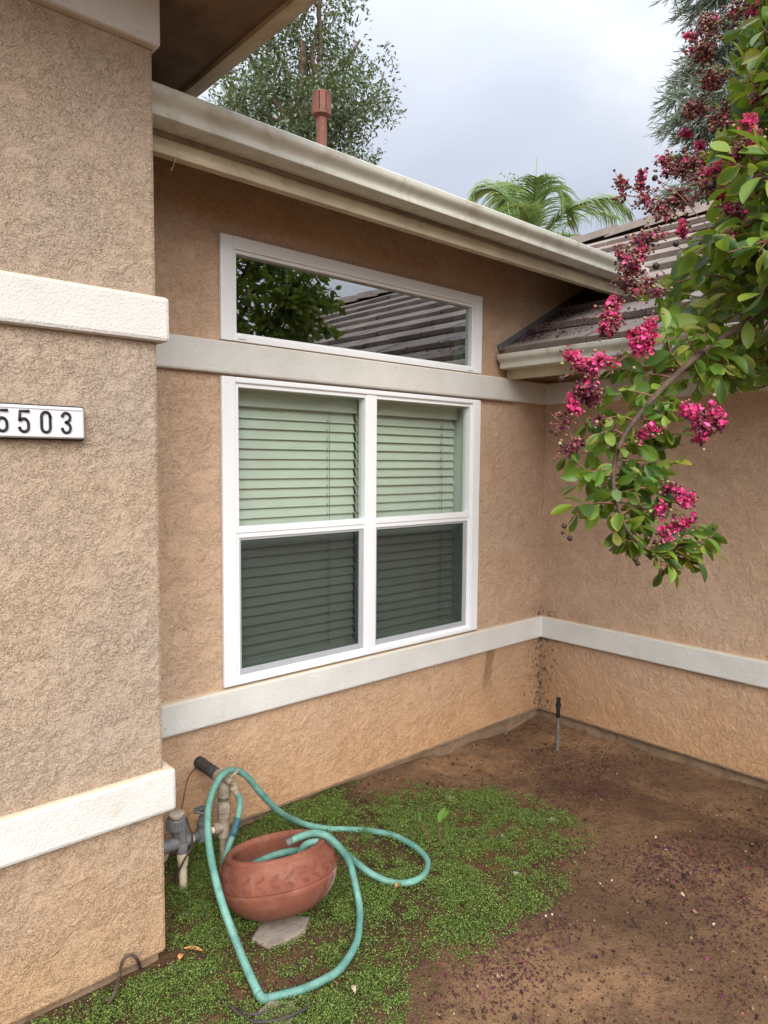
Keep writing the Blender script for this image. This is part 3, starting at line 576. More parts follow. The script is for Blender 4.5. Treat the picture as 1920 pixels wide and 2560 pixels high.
mb = MB(); mb.tube([V3(0.95, Yq+0.01, 0.02), V3(1.06, Yq+0.01, 0.095), V3(1.075, Yq+0.01, 0.135)], 0.018, 12); mb.tube([V3(0.93, Yq, 0.13), V3(1.03, Yq, 0.135)], 0.016, 12); obj('supply_pipe', mb, M['brass'], pw, autos=50)
# faucet
fb = aY(562, 1950, Yq-0.03); mb = MB(); mb.tube([V3(px_, Yq, fb[2]+0.0), fb, fb+V3(0.012, -0.022, 0)], 0.0105, 12); bs = fb+V3(0.010, -0.02, 0.002)
mb.tube([bs, bs+V3(0.02, -0.008, -0.02), aY(583, 1969, Yq-0.055)], 0.0095, 12); mb.lathe([(0.0125, -0.008), (0.0135, 0.0), (0.0125, 0.012)], bs, (0.55, -0.5, 0.75), 8); mb.tube([bs, bs+V3(0.012, -0.01, 0.022)], 0.006, 8)
fo = obj('faucet', mb, M['brass'], pw, autos=40)
mb = MB(); hc = bs+V3(0.013, -0.011, 0.024); mb.tube([hc+V3(-0.018, 0.004, -0.012), hc, hc+V3(0.020, -0.004, 0.016)], [0.0045, 0.0065, 0.004], 8); obj('faucet_handle', mb, M['brass'], fo, smooth=True)
# control cable
mb = MB(); mb.tube(catmull([aY(489, 1920, 2.55), aY(474, 1938, 2.52), aY(464, 1968, 2.46), aY(458, 2002, 2.42), aY(452, 2030, 2.40)], 6), 0.0025, 6)
mb.tube(catmull([aY(466, 2043, 2.33), aY(473, 2068, 2.32), aY(481, 2088, 2.31), aY(478, 2120, 2.31), aY(463, 2146, 2.31), aY(447, 2178, 2.325), aY(441, 2200, 2.34), aY(445, 2225, 2.35)], 6), 0.0038, 6)
tag(obj('control_cable', mb, M['wire'], smooth=True), 'thin brown cable running from the wall pipe round the cream riser', 'cable')
# ------------------------------------------------------------------ pot
PA = nrm((0.03, 0.27, 0.965)); PC = V3(1.322, 1.986, -0.0215); ps, ph_ = 1.0135, 1.118
prof = [(0.005, 0.004), (0.095, 0), (0.120, 0.005), (0.14, 0.012), (0.158, 0.024), (0.172, 0.036), (0.185, 0.051), (0.1945, 0.068), (0.2005, 0.085), (0.2025, 0.097), (0.2005, 0.0995), (0.2025, 0.102), (0.203, 0.106), (0.201, 0.125), (0.196, 0.142), (0.1885, 0.158), (0.1865, 0.1595), (0.1865, 0.162), (0.178, 0.1705), (0.1765, 0.172), (0.1775, 0.177), (0.174, 0.183), (0.166, 0.187), (0.157, 0.186), (0.150, 0.178), (0.152, 0.168), (0.166, 0.14), (0.175, 0.105), (0.165, 0.06), (0.10, 0.026), (0.005, 0.02)]
prof = [(a*ps, b*ph_) for a, b in prof]
pot = root('terracotta_pot', tuple(PC), 'squat round terracotta pot embossed with leaf sprays holding coils of green hose', 'pot')
mb = MB(); mb.lathe(prof, PC, PA, 72, cap=True)
pu = nrm(np.cross(PA, V3(0.31, 0.9, 0.1))); pv_ = np.cross(PA, pu)
_hr = sorted([(b, a) for a, b in prof[11:16]])
def on_pot(phi, h, lift=0.0):
    r = np.interp(h, [q[0] for q in _hr], [q[1] for q in _hr])+lift
    return PC+PA*h+r*(math.cos(phi)*pu+math.sin(phi)*pv_)
for k in range(26):
    ph0 = 2*math.pi*k/26
    for sgn in (1, -1):
        pts = []
        for i in range(15):
            a = 2*math.pi*i/14; s_ = 0.5-0.5*math.cos(a); wd = 0.0098*math.sin(a)*s_**0.8
            u = 0.004+0.033*s_; vv = sgn*(0.004+0.017*s_**1.2)+wd*0.9
            pts.append(on_pot(ph0+(u-abs(vv)*0.1)/0.2, 0.147+vv, 0.0006))
        mb.tube(pts, 0.0018, 5, cap=False)
        mb.add([PC+(q-PC) for q in pts[:14]], [tuple(range(14))], 1)
obj('pot_body', mb, [M['pot'], M['pot_recess']], pot, autos=60)
# ------------------------------------------------------------------ hose
hs = root('garden_hose', tuple(aZ(657, 2495, -0.05)), 'faded green garden hose looping from the faucet over the pot and green mat', 'hose')
HR = 0.0125
zg = lambda x, y, dz=0.0: aZ(x, y, -0.032+dz)
def pot_in(phi, r, h): return PC+PA*h+r*(math.cos(phi)*pu+math.sin(phi)*pv_)
ctr = [aZ(722, 2106, .185), aZ(745, 2094, .197), aZ(783, 2083, .215), aZ(815, 2089, .218), aZ(838, 2107, .195), aZ(858, 2130, .155), aZ(875, 2160, .10), aZ(888, 2210, .035), aZ(898, 2260, -.01), aZ(899, 2305, -.025), aZ(889, 2362, -.03), aZ(850, 2422, -.03), aZ(805, 2452, -.03), aZ(755, 2474, -.03), aZ(700, 2489, -.03), aZ(668, 2496, -.03)]
k1 = [aZ(668, 2496, -.03), aZ(657, 2497, -.028), aZ(646, 2484, -.02)]
asc = [aZ(646, 2484, -.02), aY(612, 2408, 1.80), aY(566, 2290, 1.90), aY(543, 2215, 1.98), aY(527, 2142, 2.07), aY(519, 2072, 2.16), aY(521, 2020, 2.22), aY(533, 1976, 2.26), aY(551, 1943, 2.29), aY(575, 1926, 2.31), aY(603, 1931, 2.32), aY(626, 1951, 2.32), aY(655, 1986, 2.325), aY(700, 2030, 2.33), aZ(757, 2059, .012), aZ(815, 2071, -.03), aZ(860, 2073, -.045), aZ(905, 2075, -.04), aZ(950, 2081, -.033), aZ(990, 2091, -.03), aZ(1030, 2112, -.03), aZ(1058, 2135, -.035), aZ(1070, 2158, -.04), aZ(1060, 2187, -.033), aZ(1030, 2204, -.03), aZ(985, 2207, -.03), aZ(935, 2188, -.01), aZ(895, 2160, .03), aZ(862, 2132, .105), aZ(832, 2112, .165), aZ(797, 2104, .187), aZ(768, 2110, .18), aZ(748, 2130, .14)]
coil = [pot_in(0.5+i*0.52, 0.128-0.0008*i, 0.155-0.0045*i) for i in range(26)]
mb = MB(); mb.tube(catmull(ctr, 8), HR, 12); mb.tube(catmull(k1, 4), HR*1.05, 12); mb.tube(catmull(asc, 8), HR, 12)
obj('hose_line', mb, M['hose'], hs, smooth=True)
ci = PC+PA*0.10
mb = MB(); st = [aZ(748, 2130, .14)]
mb.tube(catmull(st+[pot_in(2*math.pi*i/11+2.4, 0.135, 0.125-0.0032*i) for i in range(24)], 5), HR, 10)
mb.tube(catmull([pot_in(2*math.pi*i/11+3.0, 0.128, 0.138+0.006*math.sin(i)) for i in range(9)], 5), HR, 10); obj('hose_coil', mb, M['hose'], hs, smooth=True)
c0 = aY(583, 1968, Yq-0.055); c1 = aY(590, 1980, Yq-0.06)
fz = [c1, aY(598, 1996, 2.295), aY(599, 2015, 2.29), aY(594, 2045, 2.285), aY(585, 2080, 2.275), aY(572, 2115, 2.26), aY(563, 2150, 2.24), aZ(562, 2185, -.03), aZ(585, 2190, -.035), aZ(640, 2160, -.035), aZ(700, 2130, -.035), aZ(745, 2110, -.04)]
mb = MB(); mb.tube(catmull(fz, 8), HR*0.95, 12); obj('hose_line', mb, M['hose'], hs, smooth=True)
mb = MB(); d = nrm(c1-c0); mb.lathe([(0.011, -0.004), (0.0155, 0.0), (0.0155, 0.012), (0.013, 0.014), (0.013, 0.026), (0.0115, 0.03)], c0, d, 14); obj('hose_coupling', mb, M['brass'], hs, autos=40)
mb = MB(); mb.tube([aY(594.5, 2043, 2.285), aY(590, 2062, 2.28), aY(585.5, 2079, 2.275), aY(581, 2092, 2.27)], HR*1.13, 12); obj('repair_sleeve', mb, M['sleeve'], hs, smooth=True)
mb = MB(); d = nrm(ctr[0]-ctr[1]); mb.lathe([(0.0132, -0.016), (0.0142, -0.014), (0.0142, 0.004), (0.0125, 0.007), (0.010, 0.007), (0.010, -0.01)], ctr[0], d, 14); obj('hose_coupling', mb, M['iron'], hs, autos=40)
# ------------------------------------------------------------------ sprinkler riser
sb = aZ(1393, 1874, -0.075); sx, sy = sb[0], sb[1]
zt_ = aY(1393, 1745, sy)[2]
sp_ = root('sprinkler_riser', (sx, sy, -0.08), 'thin grey sprinkler riser with black nozzle standing in the soil near the wall corner', 'sprinkler')
mb = MB(); mb.lathe([(0.0095, -0.12), (0.0095, zt_-0.10)], (sx, sy, 0), n=12); obj('riser_pipe', mb, M['riser'], sp_, autos=40)
mb = MB()
for k in range(6): mb.lathe([(0.0105, -0.075+k*0.009), (0.0122, -0.072+k*0.009), (0.0105, -0.068+k*0.009)], (sx, sy, 0), n=12)
mb.lathe([(0.0125, -0.018), (0.0125, 0.0)], (sx, sy, 0), n=12); obj('threaded_coupling', mb, M['riser'], sp_, autos=40)
mb = MB(); mb.lathe([(0.0105, zt_-0.115), (0.0115, zt_-0.11), (0.0115, zt_-0.055), (0.0155, zt_-0.053), (0.0155, zt_-0.036), (0.012, zt_-0.033), (0.012, zt_-0.003), (0.008, zt_)], (sx, sy, 0), n=14); obj('spray_nozzle', mb, M['black'], sp_, autos=40)
# ------------------------------------------------------------------ stones, slabs, loose cables
def slab(pxpts, z0, z1, name, label, cat, mat):
    P = [aZ(x, y, z1) for x, y in pxpts]; mb = MB(); mb.prism([(p[0], p[1]) for p in P], z0, z1, lambda u, v, w_: (u, v, w_)); tag(obj(name, mb, mat, bevel=0.006), label, cat)
slab([(628, 2345), (655, 2300), (720, 2286), (775, 2290), (762, 2320), (720, 2350), (672, 2366)], -0.12, -0.030, 'stepping_stone', 'worn pinkish concrete stepping stone half covered in front of the terracotta pot', 'stepping stone', M['slab'])
slab([(628, 2590), (640, 2530), (672, 2500), (735, 2498), (742, 2530), (715, 2590)], -0.12, -0.030, 'stepping_stone', 'pale concrete stepping stone under the kink of the hose at the bottom edge', 'stepping stone', M['slab'])
mb = MB(); mb.tube(catmull([aZ(548, 2495, -.045), aZ(575, 2515, -.02), (aZ(606, 2541, -.02)), aZ(642, 2555, -.012), aZ(705, 2547, -.014), aZ(760, 2524, -.018), aZ(816, 2500, -.045)], 7), 0.0045, 7)
mb.tube(catmull([aZ(590, 2520, -.03), aZ(620, 2535, -.012), aZ(670, 2530, -.014), aZ(720, 2508, -.03)], 7), 0.004, 7); tag(obj('drip_tube', mb, M['tube_black'], smooth=True), 'dark thin drip tubing looped over the pale stepping stone', 'tubing')
mb = MB(); mb.tube(catmull([aZ(258, 2530, -.05), aZ(275, 2503, -.01), aZ(289, 2476, .01), aY(298, 2440, 2.00), aY(304, 2409, 1.995), aY(315, 2393, 1.99), aY(331, 2388, 1.99), aY(343, 2399, 1.995), aZ(352, 2424, -.05)], 7), 0.0048, 7); tag(obj('loose_cable', mb, M['wire'], smooth=True), 'dark brown cable end arching out of the soil against the front wall', 'cable')
def pebble(x, y, r, label, mat, sq=0.6, z=-0.05):
    c = aZ(x, y, z); c[2] = gh(c[0], c[1])+r*sq*0.5; mb = MB(); rr = random.Random(int(x*7+y))
    prof_ = [(0.02*r, -r*sq), (r*.7, -r*sq*.7), (r, 0), (r*.75, r*sq*.65), (0.02*r, r*sq)]; mb.lathe(prof_, (0, 0, 0), (0, 0, 1), 9)
    mb.v = [(c[0]+p[0]*rr.uniform(.75, 1.2), c[1]+p[1]*rr.uniform(.75, 1.2), c[2]+p[2]*rr.uniform(.8, 1.15)) for p in mb.v]
    tag(obj('pebble', mb, mat, autos=35), label, 'stone', 'loose stones on the bed')
pebble(1122, 1997, 0.020, 'grey angular stone chip at the back edge of the ground cover', M['stone'], 0.8)
pebble(1352, 2030, 0.021, 'dark brown stone at the right back corner of the ground cover', M['gravel'])
pebble(1381, 2040, 0.017, 'tan stone beside the dark brown one at the ground cover edge', M['stone'])
pebble(1258, 2088, 0.013, 'small tan stone in the green patch right of the sprouting plant', M['stone'])
pebble(1290, 2183, 0.014, 'pale brown stone in the right half of the green patch', M['stone'])
def dry(x, y, L, W, ang, label, mat, z=0.0):
    c = aZ(x, y, -0.03+z); d = V3(math.cos(ang), math.sin(ang), 0); s_ = V3(-math.sin(ang), math.cos(ang), 0); mb = MB(); P = []
    for i in range(7):
        t_ = i/6; wd = W*math.sin(math.pi*(0.08+0.84*t_))
        for k in (-1, 0, 1): P.append(c+d*(t_-.5)*L+s_*k*wd*0.5+V3(0, 0, 0.35*W*abs(k)+0.006*math.sin(3*t_)))
    mb.add(P, [(i*3+k, i*3+k+1, i*3+k+4, i*3+k+3) for i in range(6) for k in (0, 1)]); tag(obj('dry_leaf', mb, mat, smooth=True), label, 'leaf', 'dry leaves on the ground cover')
dry(482, 2378, 0.062, 0.018, -0.9, 'curled orange dry leaf left of the hose below the front wall', M['dryleaf'])
dry(452, 2396, 0.025, 0.018, 0.8, 'small orange dry leaf beside the larger curled one', M['dryleaf'])
dry(884, 2476, 0.03, 0.014, 1.2, 'pale tan dry leaf standing at the front edge of the green patch', M['straw'], 0.01)
dry(993, 2218, 0.03, 0.016, 0.3, 'tan dry leaf under the right hose loop', M['dryleaf'])
# straw hanging from the gutter
mb = MB(); s0 = aY(458, 333, 2.235)
mb.tube(catmull([s0, aY(446, 365, 2.23), aY(440, 395, 2.22), aY(428, 427, 2.22)], 6), 0.0011, 5); mb.tube(catmull([aY(446, 365, 2.23), aY(440, 352, 2.22), aY(434, 346, 2.21)], 5), 0.0008, 4)
tag(obj('dangling_straw', mb, M['straw']), 'thin pale straw dangling from the fascia beside the front wall', 'straw')
# ------------------------------------------------------------------ ground cover
cov_px = [(770, 2020), (860, 1990), (960, 1992), (1060, 1972), (1160, 1966), (1280, 1984), (1385, 2028), (1420, 2075), (1395, 2140), (1412, 2180), (1370, 2240), (1330, 2295), (1235, 2345), (1150, 2400), (1100, 2430), (1020, 2490), (980, 2560), (940, 2640), (40, 2660), (30, 2560), (200, 2480), (412, 2370), (412, 2110), (560, 2085), (640, 2062)]
cov = [tuple(aZ(x, y, -0.05)[:2]) for x, y in cov_px]
def cover_mask(x, y, soft=False):
    jx, jy = x+(vn(x*9, y*9)-.5)*0.16+(vn(x*30, y*30)-.5)*.05, y+(vn(x*9+40, y*9)-.5)*0.16+(vn(x*30+9, y*30)-.5)*.05
    if soft: jx = jx+RNG.normal(0, .05, jx.shape); jy = jy+RNG.normal(0, .05, jy.shape)
    m = inpoly(jx, jy, cov)
    d = 0.13+0.84*sstep(0.31, 0.65, 0.5*vn(x*5.3, y*5.3)+0.5*vn(x*19, y*19))
    front = sstep(2.1, 1.5, y)*sstep(1.25, 0.6, x)     # thinner and more littered in front of the projecting wall
    return np.where(m, d*(1-0.35*front), 0)
_dx, _dy = XX.ravel(), YY.ravel(); damp = np.zeros(len(_dx)); nd = 0
for ox in (-.09, -.03, .03, .09):
    for oy in (-.09, -.03, .03, .09): damp += (cover_mask(_dx+ox, _dy+oy) > 0); nd += 1
damp = damp/nd*0.9+0.5*sstep(.55, .75, vn(_dx*1.7+3, _dy*1.7+8))*(_dx < 3.2)*(_dx > .2)*(_dy < 2.2)
g = mesh_np('ground', gv, GF, M['dirt'], smooth=True, attr=np.clip(damp, 0, 1)); tag(g, kind='structure')
N0 = 92000
x = RNG.uniform(0.15, 2.75, N0); y = RNG.uniform(1.2, 2.60, N0)
k = RNG.random(N0) < cover_mask(x, y, True)
k &= ~((x < XP+0.01) & (y > YP-0.01))
x, y = x[k], y[k]
dens = cover_mask(x, y)
NL = 9; cx = np.repeat(x, NL); cy = np.repeat(y, NL); n = len(cx); dn = np.repeat(dens, NL)
hgt = RNG.random(n)**0.8*(0.006+0.022*dn*(0.4+vn(cx*6+3, cy*6)))
rx_, ry_ = RNG.normal(0, 0.0062, n), RNG.normal(0, 0.0062, n)
pos = np.stack([cx+rx_, cy+ry_, gh(cx, cy)+0.002+hgt], 1)
for (sx0, sx1, sy0, sy1) in ((1.12, 1.27, 1.80, 1.95),):
    pass
d = rand_dir(n); d[:, 2] *= 0.45; nr_ = rand_dir(n)*0.75+np.array([0, 0, 1.0])
lv = np.array([(-0.5, 0, 0), (-0.1, -0.42, 0.06), (0.5, 0, 0.0), (-0.1, 0.42, 0.06)]); lf = np.array([(0, 1, 2, 3)])
v, f = inst_arrays(lv, lf, pos, frames(d, nr_), RNG.uniform(0.0030, 0.0062, n))
tag(mesh_np('ground_cover', v, f, M['cover']), 'low mat of tiny bright green leaves spreading round the pot', 'ground cover', kind='stuff')
# crumbs of soil and gravel
n = 44000; x = RNG.uniform(0.3, 3.63, n); y = RNG.uniform(0.1, 2.58, n)
k = (RNG.random(n) < 0.25+0.75*vn(x*4, y*4)) & ~((x < XP+.01) & (y > YP)); x, y = x[k], y[k]; n = len(x)
ov = np.array([(1, 0, 0), (-1, 0, 0), (0, 1, 0), (0, -1, 0), (0, 0, .8), (0, 0, -.8)]); of = np.array([(0, 2, 4), (2, 1, 4), (1, 3, 4), (3, 0, 4), (2, 0, 5), (1, 2, 5), (3, 1, 5), (0, 3, 5)])
s_ = np.exp(RNG.normal(math.log(0.0021), 0.55, n)).clip(0.0009, 0.012)
v, f = inst_arrays(ov, of, np.stack([x, y, gh(x, y)+s_*0.35], 1), frames(rand_dir(n), rand_dir(n)), s_[:, None]*RNG.uniform(.6, 1.3, (n, 3)))
tag(mesh_np('soil_crumbs', v, f, M['gravel']), 'loose crumbs of soil and fine gravel over the bare bed', 'gravel', kind='stuff')
# fallen petals and spent blossom
cl = [(1400, 1900, .16, 700), (1480, 1960, .16, 500), (1660, 2165, .12, 900), (1740, 2150, .14, 600), (1850, 2250, .16, 700), (1860, 2120, .2, 500), (1420, 2130, .08, 300), (1330, 2330, .1, 350), (1270, 2440, .09, 420), (1230, 2420, .14, 300), (1650, 2380, .25, 500), (1800, 2420, .25, 500), (1350, 2030, .05, 150), (900, 2020, .12, 300), (1040, 2205, .04, 120), (260, 2520, .12, 350), (480, 2420, .2, 400), (620, 2450, .25, 400), (900, 2350, .3, 400), (1340, 1800, .14, 350), (1560, 1890, .2, 500)]
X_, Y_ = [], []
for (a, b, s_, n) in cl:
    c = aZ(a, b, -0.05); X_.append(RNG.normal(c[0], s_, n)); Y_.append(RNG.normal(c[1], s_*0.8, n))
X_.append(RNG.uniform(0.4, 3.6, 1500)); Y_.append(RNG.uniform(0.2, 2.56, 1500))
x, y = np.concatenate(X_), np.concatenate(Y_); k = (x < 3.62) & (y < 2.56) & ~((x < XP+.01) & (y > YP-.01)); x, y = x[k], y[k]; n = len(x)
pv2 = np.array([(-1, -.6, .1), (0, -.8, -.1), (1, -.4, .3), (-.9, .5, .4), (0, .5, .0), (1, .7, .3)]); pf2 = np.array([(0, 1, 4, 3), (1, 2, 5, 4)])
up2 = np.where(cover_mask(x, y) > 0.25, 0.012, 0.0)
v, f = inst_arrays(pv2, pf2, np.stack([x, y, gh(x, y)+0.0022+up2*RNG.random(n)], 1), frames(rand_dir(n)*[1, 1, .3], rand_dir(n)*.7+[0, 0, 1]), np.exp(RNG.normal(math.log(0.0027), 0.4, n)))
tag(mesh_np('fallen_petals', v, f, M['litter']), 'dark purple and pink petals fallen over the soil and green mat', 'petals', kind='stuff')
n = 900; x = 3.22+np.abs(RNG.normal(0, .28, n)); y = np.where(RNG.random(n) < .5, RNG.uniform(0.2, 2.5, n), 2.53-np.abs(RNG.normal(0, .22, n))); k = x < 4.2; x, y = x[k], y[k]; n = len(x)
v, f = inst_arrays(pv2, pf2, np.stack([x, y, 2.125+(x-3.185)*.53+0.058+RNG.random(n)*.006], 1), frames(rand_dir(n)*[1, 1, .3], rand_dir(n)*.7+[-.4, 0, 1]), np.exp(RNG.normal(math.log(0.0045), 0.4, n)))
tag(mesh_np('roof_litter', v, f, M['litter']), 'dark blossom litter caught on the low tiled roof', 'petals', kind='stuff')
# sprouts
def sprout(name, pts, leafs, label, t=None):
    b = aZ(*pts[0], -0.05); r = root(name, (b[0], b[1], gh(b[0], b[1])), label, 'sprout', 'young sprouts in the green patch')
    P = [b]+[aY(px, py, b[1]-0.01*i) for i, (px, py) in enumerate(pts[1:])]; mb = MB(); C_ = catmull(P, 6); mb.tube(C_, np.linspace(0.0034, 0.002, len(C_)), 7); obj('stem', mb, M['stalk'], r, smooth=True)
    for (a_, b_, wd) in leafs:
        A = aY(*a_, b[1]-0.02); B = aY(*b_, b[1]-0.025); d = B-A; L = np.linalg.norm(d); d = d/L; sd_ = nrm(np.cross(d, _fw*0.8+V3(0, 0, .5))); nn = np.cross(sd_, d); mb = MB(); Q = []
        for i in range(8):
            t_ = i/7; ww = wd*L*math.sin(math.pi*(0.04+0.96*t_)**0.8)
            for k_ in (-1, 0, 1): Q.append(A+d*t_*L+sd_*k_*ww*.5+nn*(abs(k_)*ww*0.22-0.1*L*t_*t_))
        mb.add(Q, [(i*3+k_, i*3+k_+1, i*3+k_+4, i*3+k_+3) for i in range(7) for k_ in (0, 1)]); obj('leaf', mb, M['sprout'], r, smooth=True)
sprout('sprout', [(1101, 2110), (1097, 2078), (1102, 2048), (1112, 2018)], [((1098, 2055), (1113, 2014), .42), ((1108, 2048), (1122, 2024), .5)], 'upright sprout with a red stalk and broad green leaf in the green patch')
sprout('sprout', [(1075, 2110), (1062, 2075), (1050, 2045), (1045, 2020)], [((1050, 2055), (1046, 2025), .22)], 'slender leaning sprout left of the broad leaved one')
sprout('sprout', [(1043, 2006), (1035, 1982), (1020, 1957), (1012, 1942)], [((1022, 1962), (1011, 1940), .18)], 'thin reddish sprout at the back of the green patch near the wall')
sprout('sprout', [(1120, 2044), (1140, 2046), (1168, 2052)], [((1135, 2044), (1172, 2053), .16)], 'small flat sprout lying right of the broad leaved one')
sprout('sprout', [(1312, 2000), (1316, 1995), (1322, 1991)], [((1308, 1994), (1334, 1986), .4)], 'single small green leaf at the back edge of the bare soil')
# ------------------------------------------------------------------ background trees
def limb(mb, a, b, r0, r1, wob=0.12, n=6, seg=7):
    a, b = np.asarray(a, float), np.asarray(b, float); L = np.linalg.norm(b-a); P = [a]
    for i in range(1, n): P.append(a+(b-a)*i/n+RNG.normal(size=3)*L*wob*0.35*math.sin(math.pi*i/n))
    P.append(b); C_ = catmull(P, 3); mb.tube(C_, np.linspace(r0, r1, len(C_)), seg); return C_
oak_t = root('evergreen_tree', (7.2, 10.2, -0.06), 'tall dark evergreen tree with open branches behind the vent pipe', 'tree')
tb = at(745, 330, 12.4); mb = MB(); base = V3(tb[0], tb[1], -0.1)
stem = limb(mb, base, tb, 0.22, 0.15, 0.05)
tips = []
for (px, py, tt, r1) in ((700, 290, 12.2, .05), (640, 190, 12.0, .03), (600, 60, 12.2, .03), (760, 150, 12.6, .05), (800, 20, 12.3, .04), (860, 200, 12.2, .03), (930, 270, 12.0, .02), (900, 100, 12.4, .03), (720, -60, 12.5, .04), (840, -140, 12.2, .03), (560, 200, 12.2, .02), (540, 120, 12.6, .02), (960, 180, 12.3, .02), (800, 330, 12.0, .02), (900, 360, 12.1, .015), (640, 270, 11.6, .02), (760, -200, 12.6, .03), (640, -120, 12.0, .03)):
    e = at(px, py, tt); s0 = stem[-1] if RNG.random() < .6 else stem[-4]; C_ = limb(mb, s0, e, 0.075, r1*0.7, 0.09); tips.append(C_)
obj('trunk', mb, M['bark_grey'], oak_t, smooth=True)
P_, D_ = [], []
for C_ in tips:
    for j in range(7):
        q = C_[RNG.integers(len(C_)//2, len(C_))]+RNG.normal(size=3)*[.32, .32, .28]
        for k in range(3):
            cc = q+RNG.normal(size=3)*0.21; n = RNG.integers(45, 75)
            off = RNG.normal(size=(n, 3))*[.15, .15, .11]; off[:, 2] -= 0.35*np.abs(off[:, 0])
            P_.append(cc+off); D_.append(nrm(cc-tb)*0.5+rand_dir(n)*0.9+[0, 0, -.25])
P_ = np.concatenate(P_); D_ = np.concatenate(D_); n = len(P_)
qx, qy, qz = proj(P_); bx = np.interp(qy, [-400, 0, 60, 110, 180, 240, 260, 300, 345, 350, 405, 420], [860, 930, 940, 985, 1000, 985, 1022, 1010, 985, 950, 945, 900])
k = (qx < bx+RNG.normal(0, 10, n)); P_, D_ = P_[k], D_[k]; n = len(P_)
ol = np.array([(0, 0, 0), (.5, -.2, .05), (1, 0, -.05), (.5, .2, .05)])
v, f = inst_arrays(ol, lf, P_, frames(D_, rand_dir(n)+[0, 0, .8]), RNG.uniform(0.06, 0.11, n))
mesh_np('crown', v, f, M['oak'], oak_t)
# palm
pc = at(1335, 592, 11.0); pt = root('palm_tree', (pc[0], pc[1], -0.06), 'green feather palm rising behind the tiled roof', 'palm tree')
mb = MB(); mb.tube([V3(pc[0], pc[1], -.1), pc-V3(0, 0, .5), pc], [0.14, 0.12, 0.09], 12); obj('trunk', mb, M['bark_grey'], pt, smooth=True)
fr_ = [[(1335, 592, 11.0), (1336, 545, 10.8), (1340, 490, 10.6), (1343, 445, 10.45)], [(1335, 592, 11), (1352, 520, 10.9), (1378, 470, 10.8), (1410, 500, 10.7), (1420, 560, 10.65)], [(1340, 610, 11), (1400, 540, 10.8), (1465, 505, 10.6), (1530, 497, 10.5), (1566, 522, 10.4)],
       [(1330, 595, 11), (1290, 520, 11), (1240, 475, 11), (1195, 480, 11), (1160, 520, 11.0)], [(1338, 600, 11.2), (1385, 570, 11.5), (1440, 545, 11.6), (1490, 530, 11.8), (1540, 545, 11.9)], [(1332, 600, 11.2), (1290, 555, 11.5), (1250, 535, 11.8), (1200, 560, 12)], [(1335, 600, 10.9), (1385, 590, 10.5), (1440, 590, 10.2), (1490, 620, 10)], [(1335, 600, 11), (1320, 550, 10.6), (1300, 520, 10.3), (1270, 520, 10.1), (1235, 560, 10.0)], [(1335, 600, 11), (1310, 490, 11.3), (1290, 468, 11.5), (1262, 490, 11.7), (1245, 520, 11.8)]]
for i, ptsx in enumerate(fr_):
    C_ = catmull([at(*q) for q in ptsx], 10); mb = MB(); mb.tube(C_, np.linspace(0.018, 0.005, len(C_)), 6); fo_ = obj('frond', mb, M['palm'], pt, smooth=True)
    C_ = np.array(catmull([at(*q) for q in ptsx], 19)); m_ = len(C_); T_ = np.gradient(C_, axis=0); T_ /= np.linalg.norm(T_, axis=1, keepdims=True)
    sd_ = np.cross(T_, [0, 0, 1.0]); sd_ /= np.maximum(np.linalg.norm(sd_, axis=1, keepdims=True), .15)
    VV, FF = [], []; b_ = 0
    for s in (-1, 1):
        for j in range(5, m_):
            u = j/m_; L = 0.60*math.sin(math.pi*(0.12+0.80*u))**0.7*RNG.uniform(.8, 1.1); dd = nrm(T_[j]*0.8+s*sd_[j]*0.9+V3(0, 0, .22)+RNG.normal(size=3)*.1)
            p = C_[j]; pts_ = [p]
            for q in range(4): dd = nrm(dd+V3(0, 0, -.10-.09*q-.16*u)); pts_.append(pts_[-1]+dd*L/4)
            wv = nrm(np.cross(dd, sd_[j]+V3(.1, .2, .4)))
            for q in range(5):
                ww = 0.016*(1-q/4.3); VV += [pts_[q]-wv*ww, pts_[q]+wv*ww]
            FF += [(b_+2*q, b_+2*q+1, b_+2*q+3, b_+2*q+2) for q in range(4)]; b_ += 10
    mesh_np('leaflet_fringe', np.array(VV), np.array(FF), M['palm'], fo_)
mb = MB(); sp0 = at(1338, 500, 10.9); mb.tube([at(1336, 590, 11), sp0, at(1342, 392, 10.9)], [0.03, 0.018, 0.003], 7); obj('spear_leaf', mb, M['palm'], pt, smooth=True)
# thin young tree behind the palm
yt = at(1282, 520, 13.5); ytr = root('young_tree', (yt[0], yt[1], -.06), 'thin pale green treetop showing left of the palm spear', 'tree')
mb = MB(); limb(mb, V3(yt[0], yt[1], -.1), at(1282, 450, 13.5), 0.05, 0.008, 0.03); obj('trunk', mb, M['bark_grey'], ytr, smooth=True)
P_ = np.concatenate([at(px, py, 13.5)+RNG.normal(size=(26, 3))*0.09 for px, py in ((1282, 450), (1270, 470), (1296, 468), (1262, 500), (1300, 500), (1285, 510), (1275, 540), (1300, 545), (1260, 560))]); n = len(P_)
v, f = inst_arrays(ol, lf, P_, frames(rand_dir(n)+[0, 0, .3], rand_dir(n)), RNG.uniform(.05, .09, n)); mesh_np('crown', v, f, M['palm'], ytr)
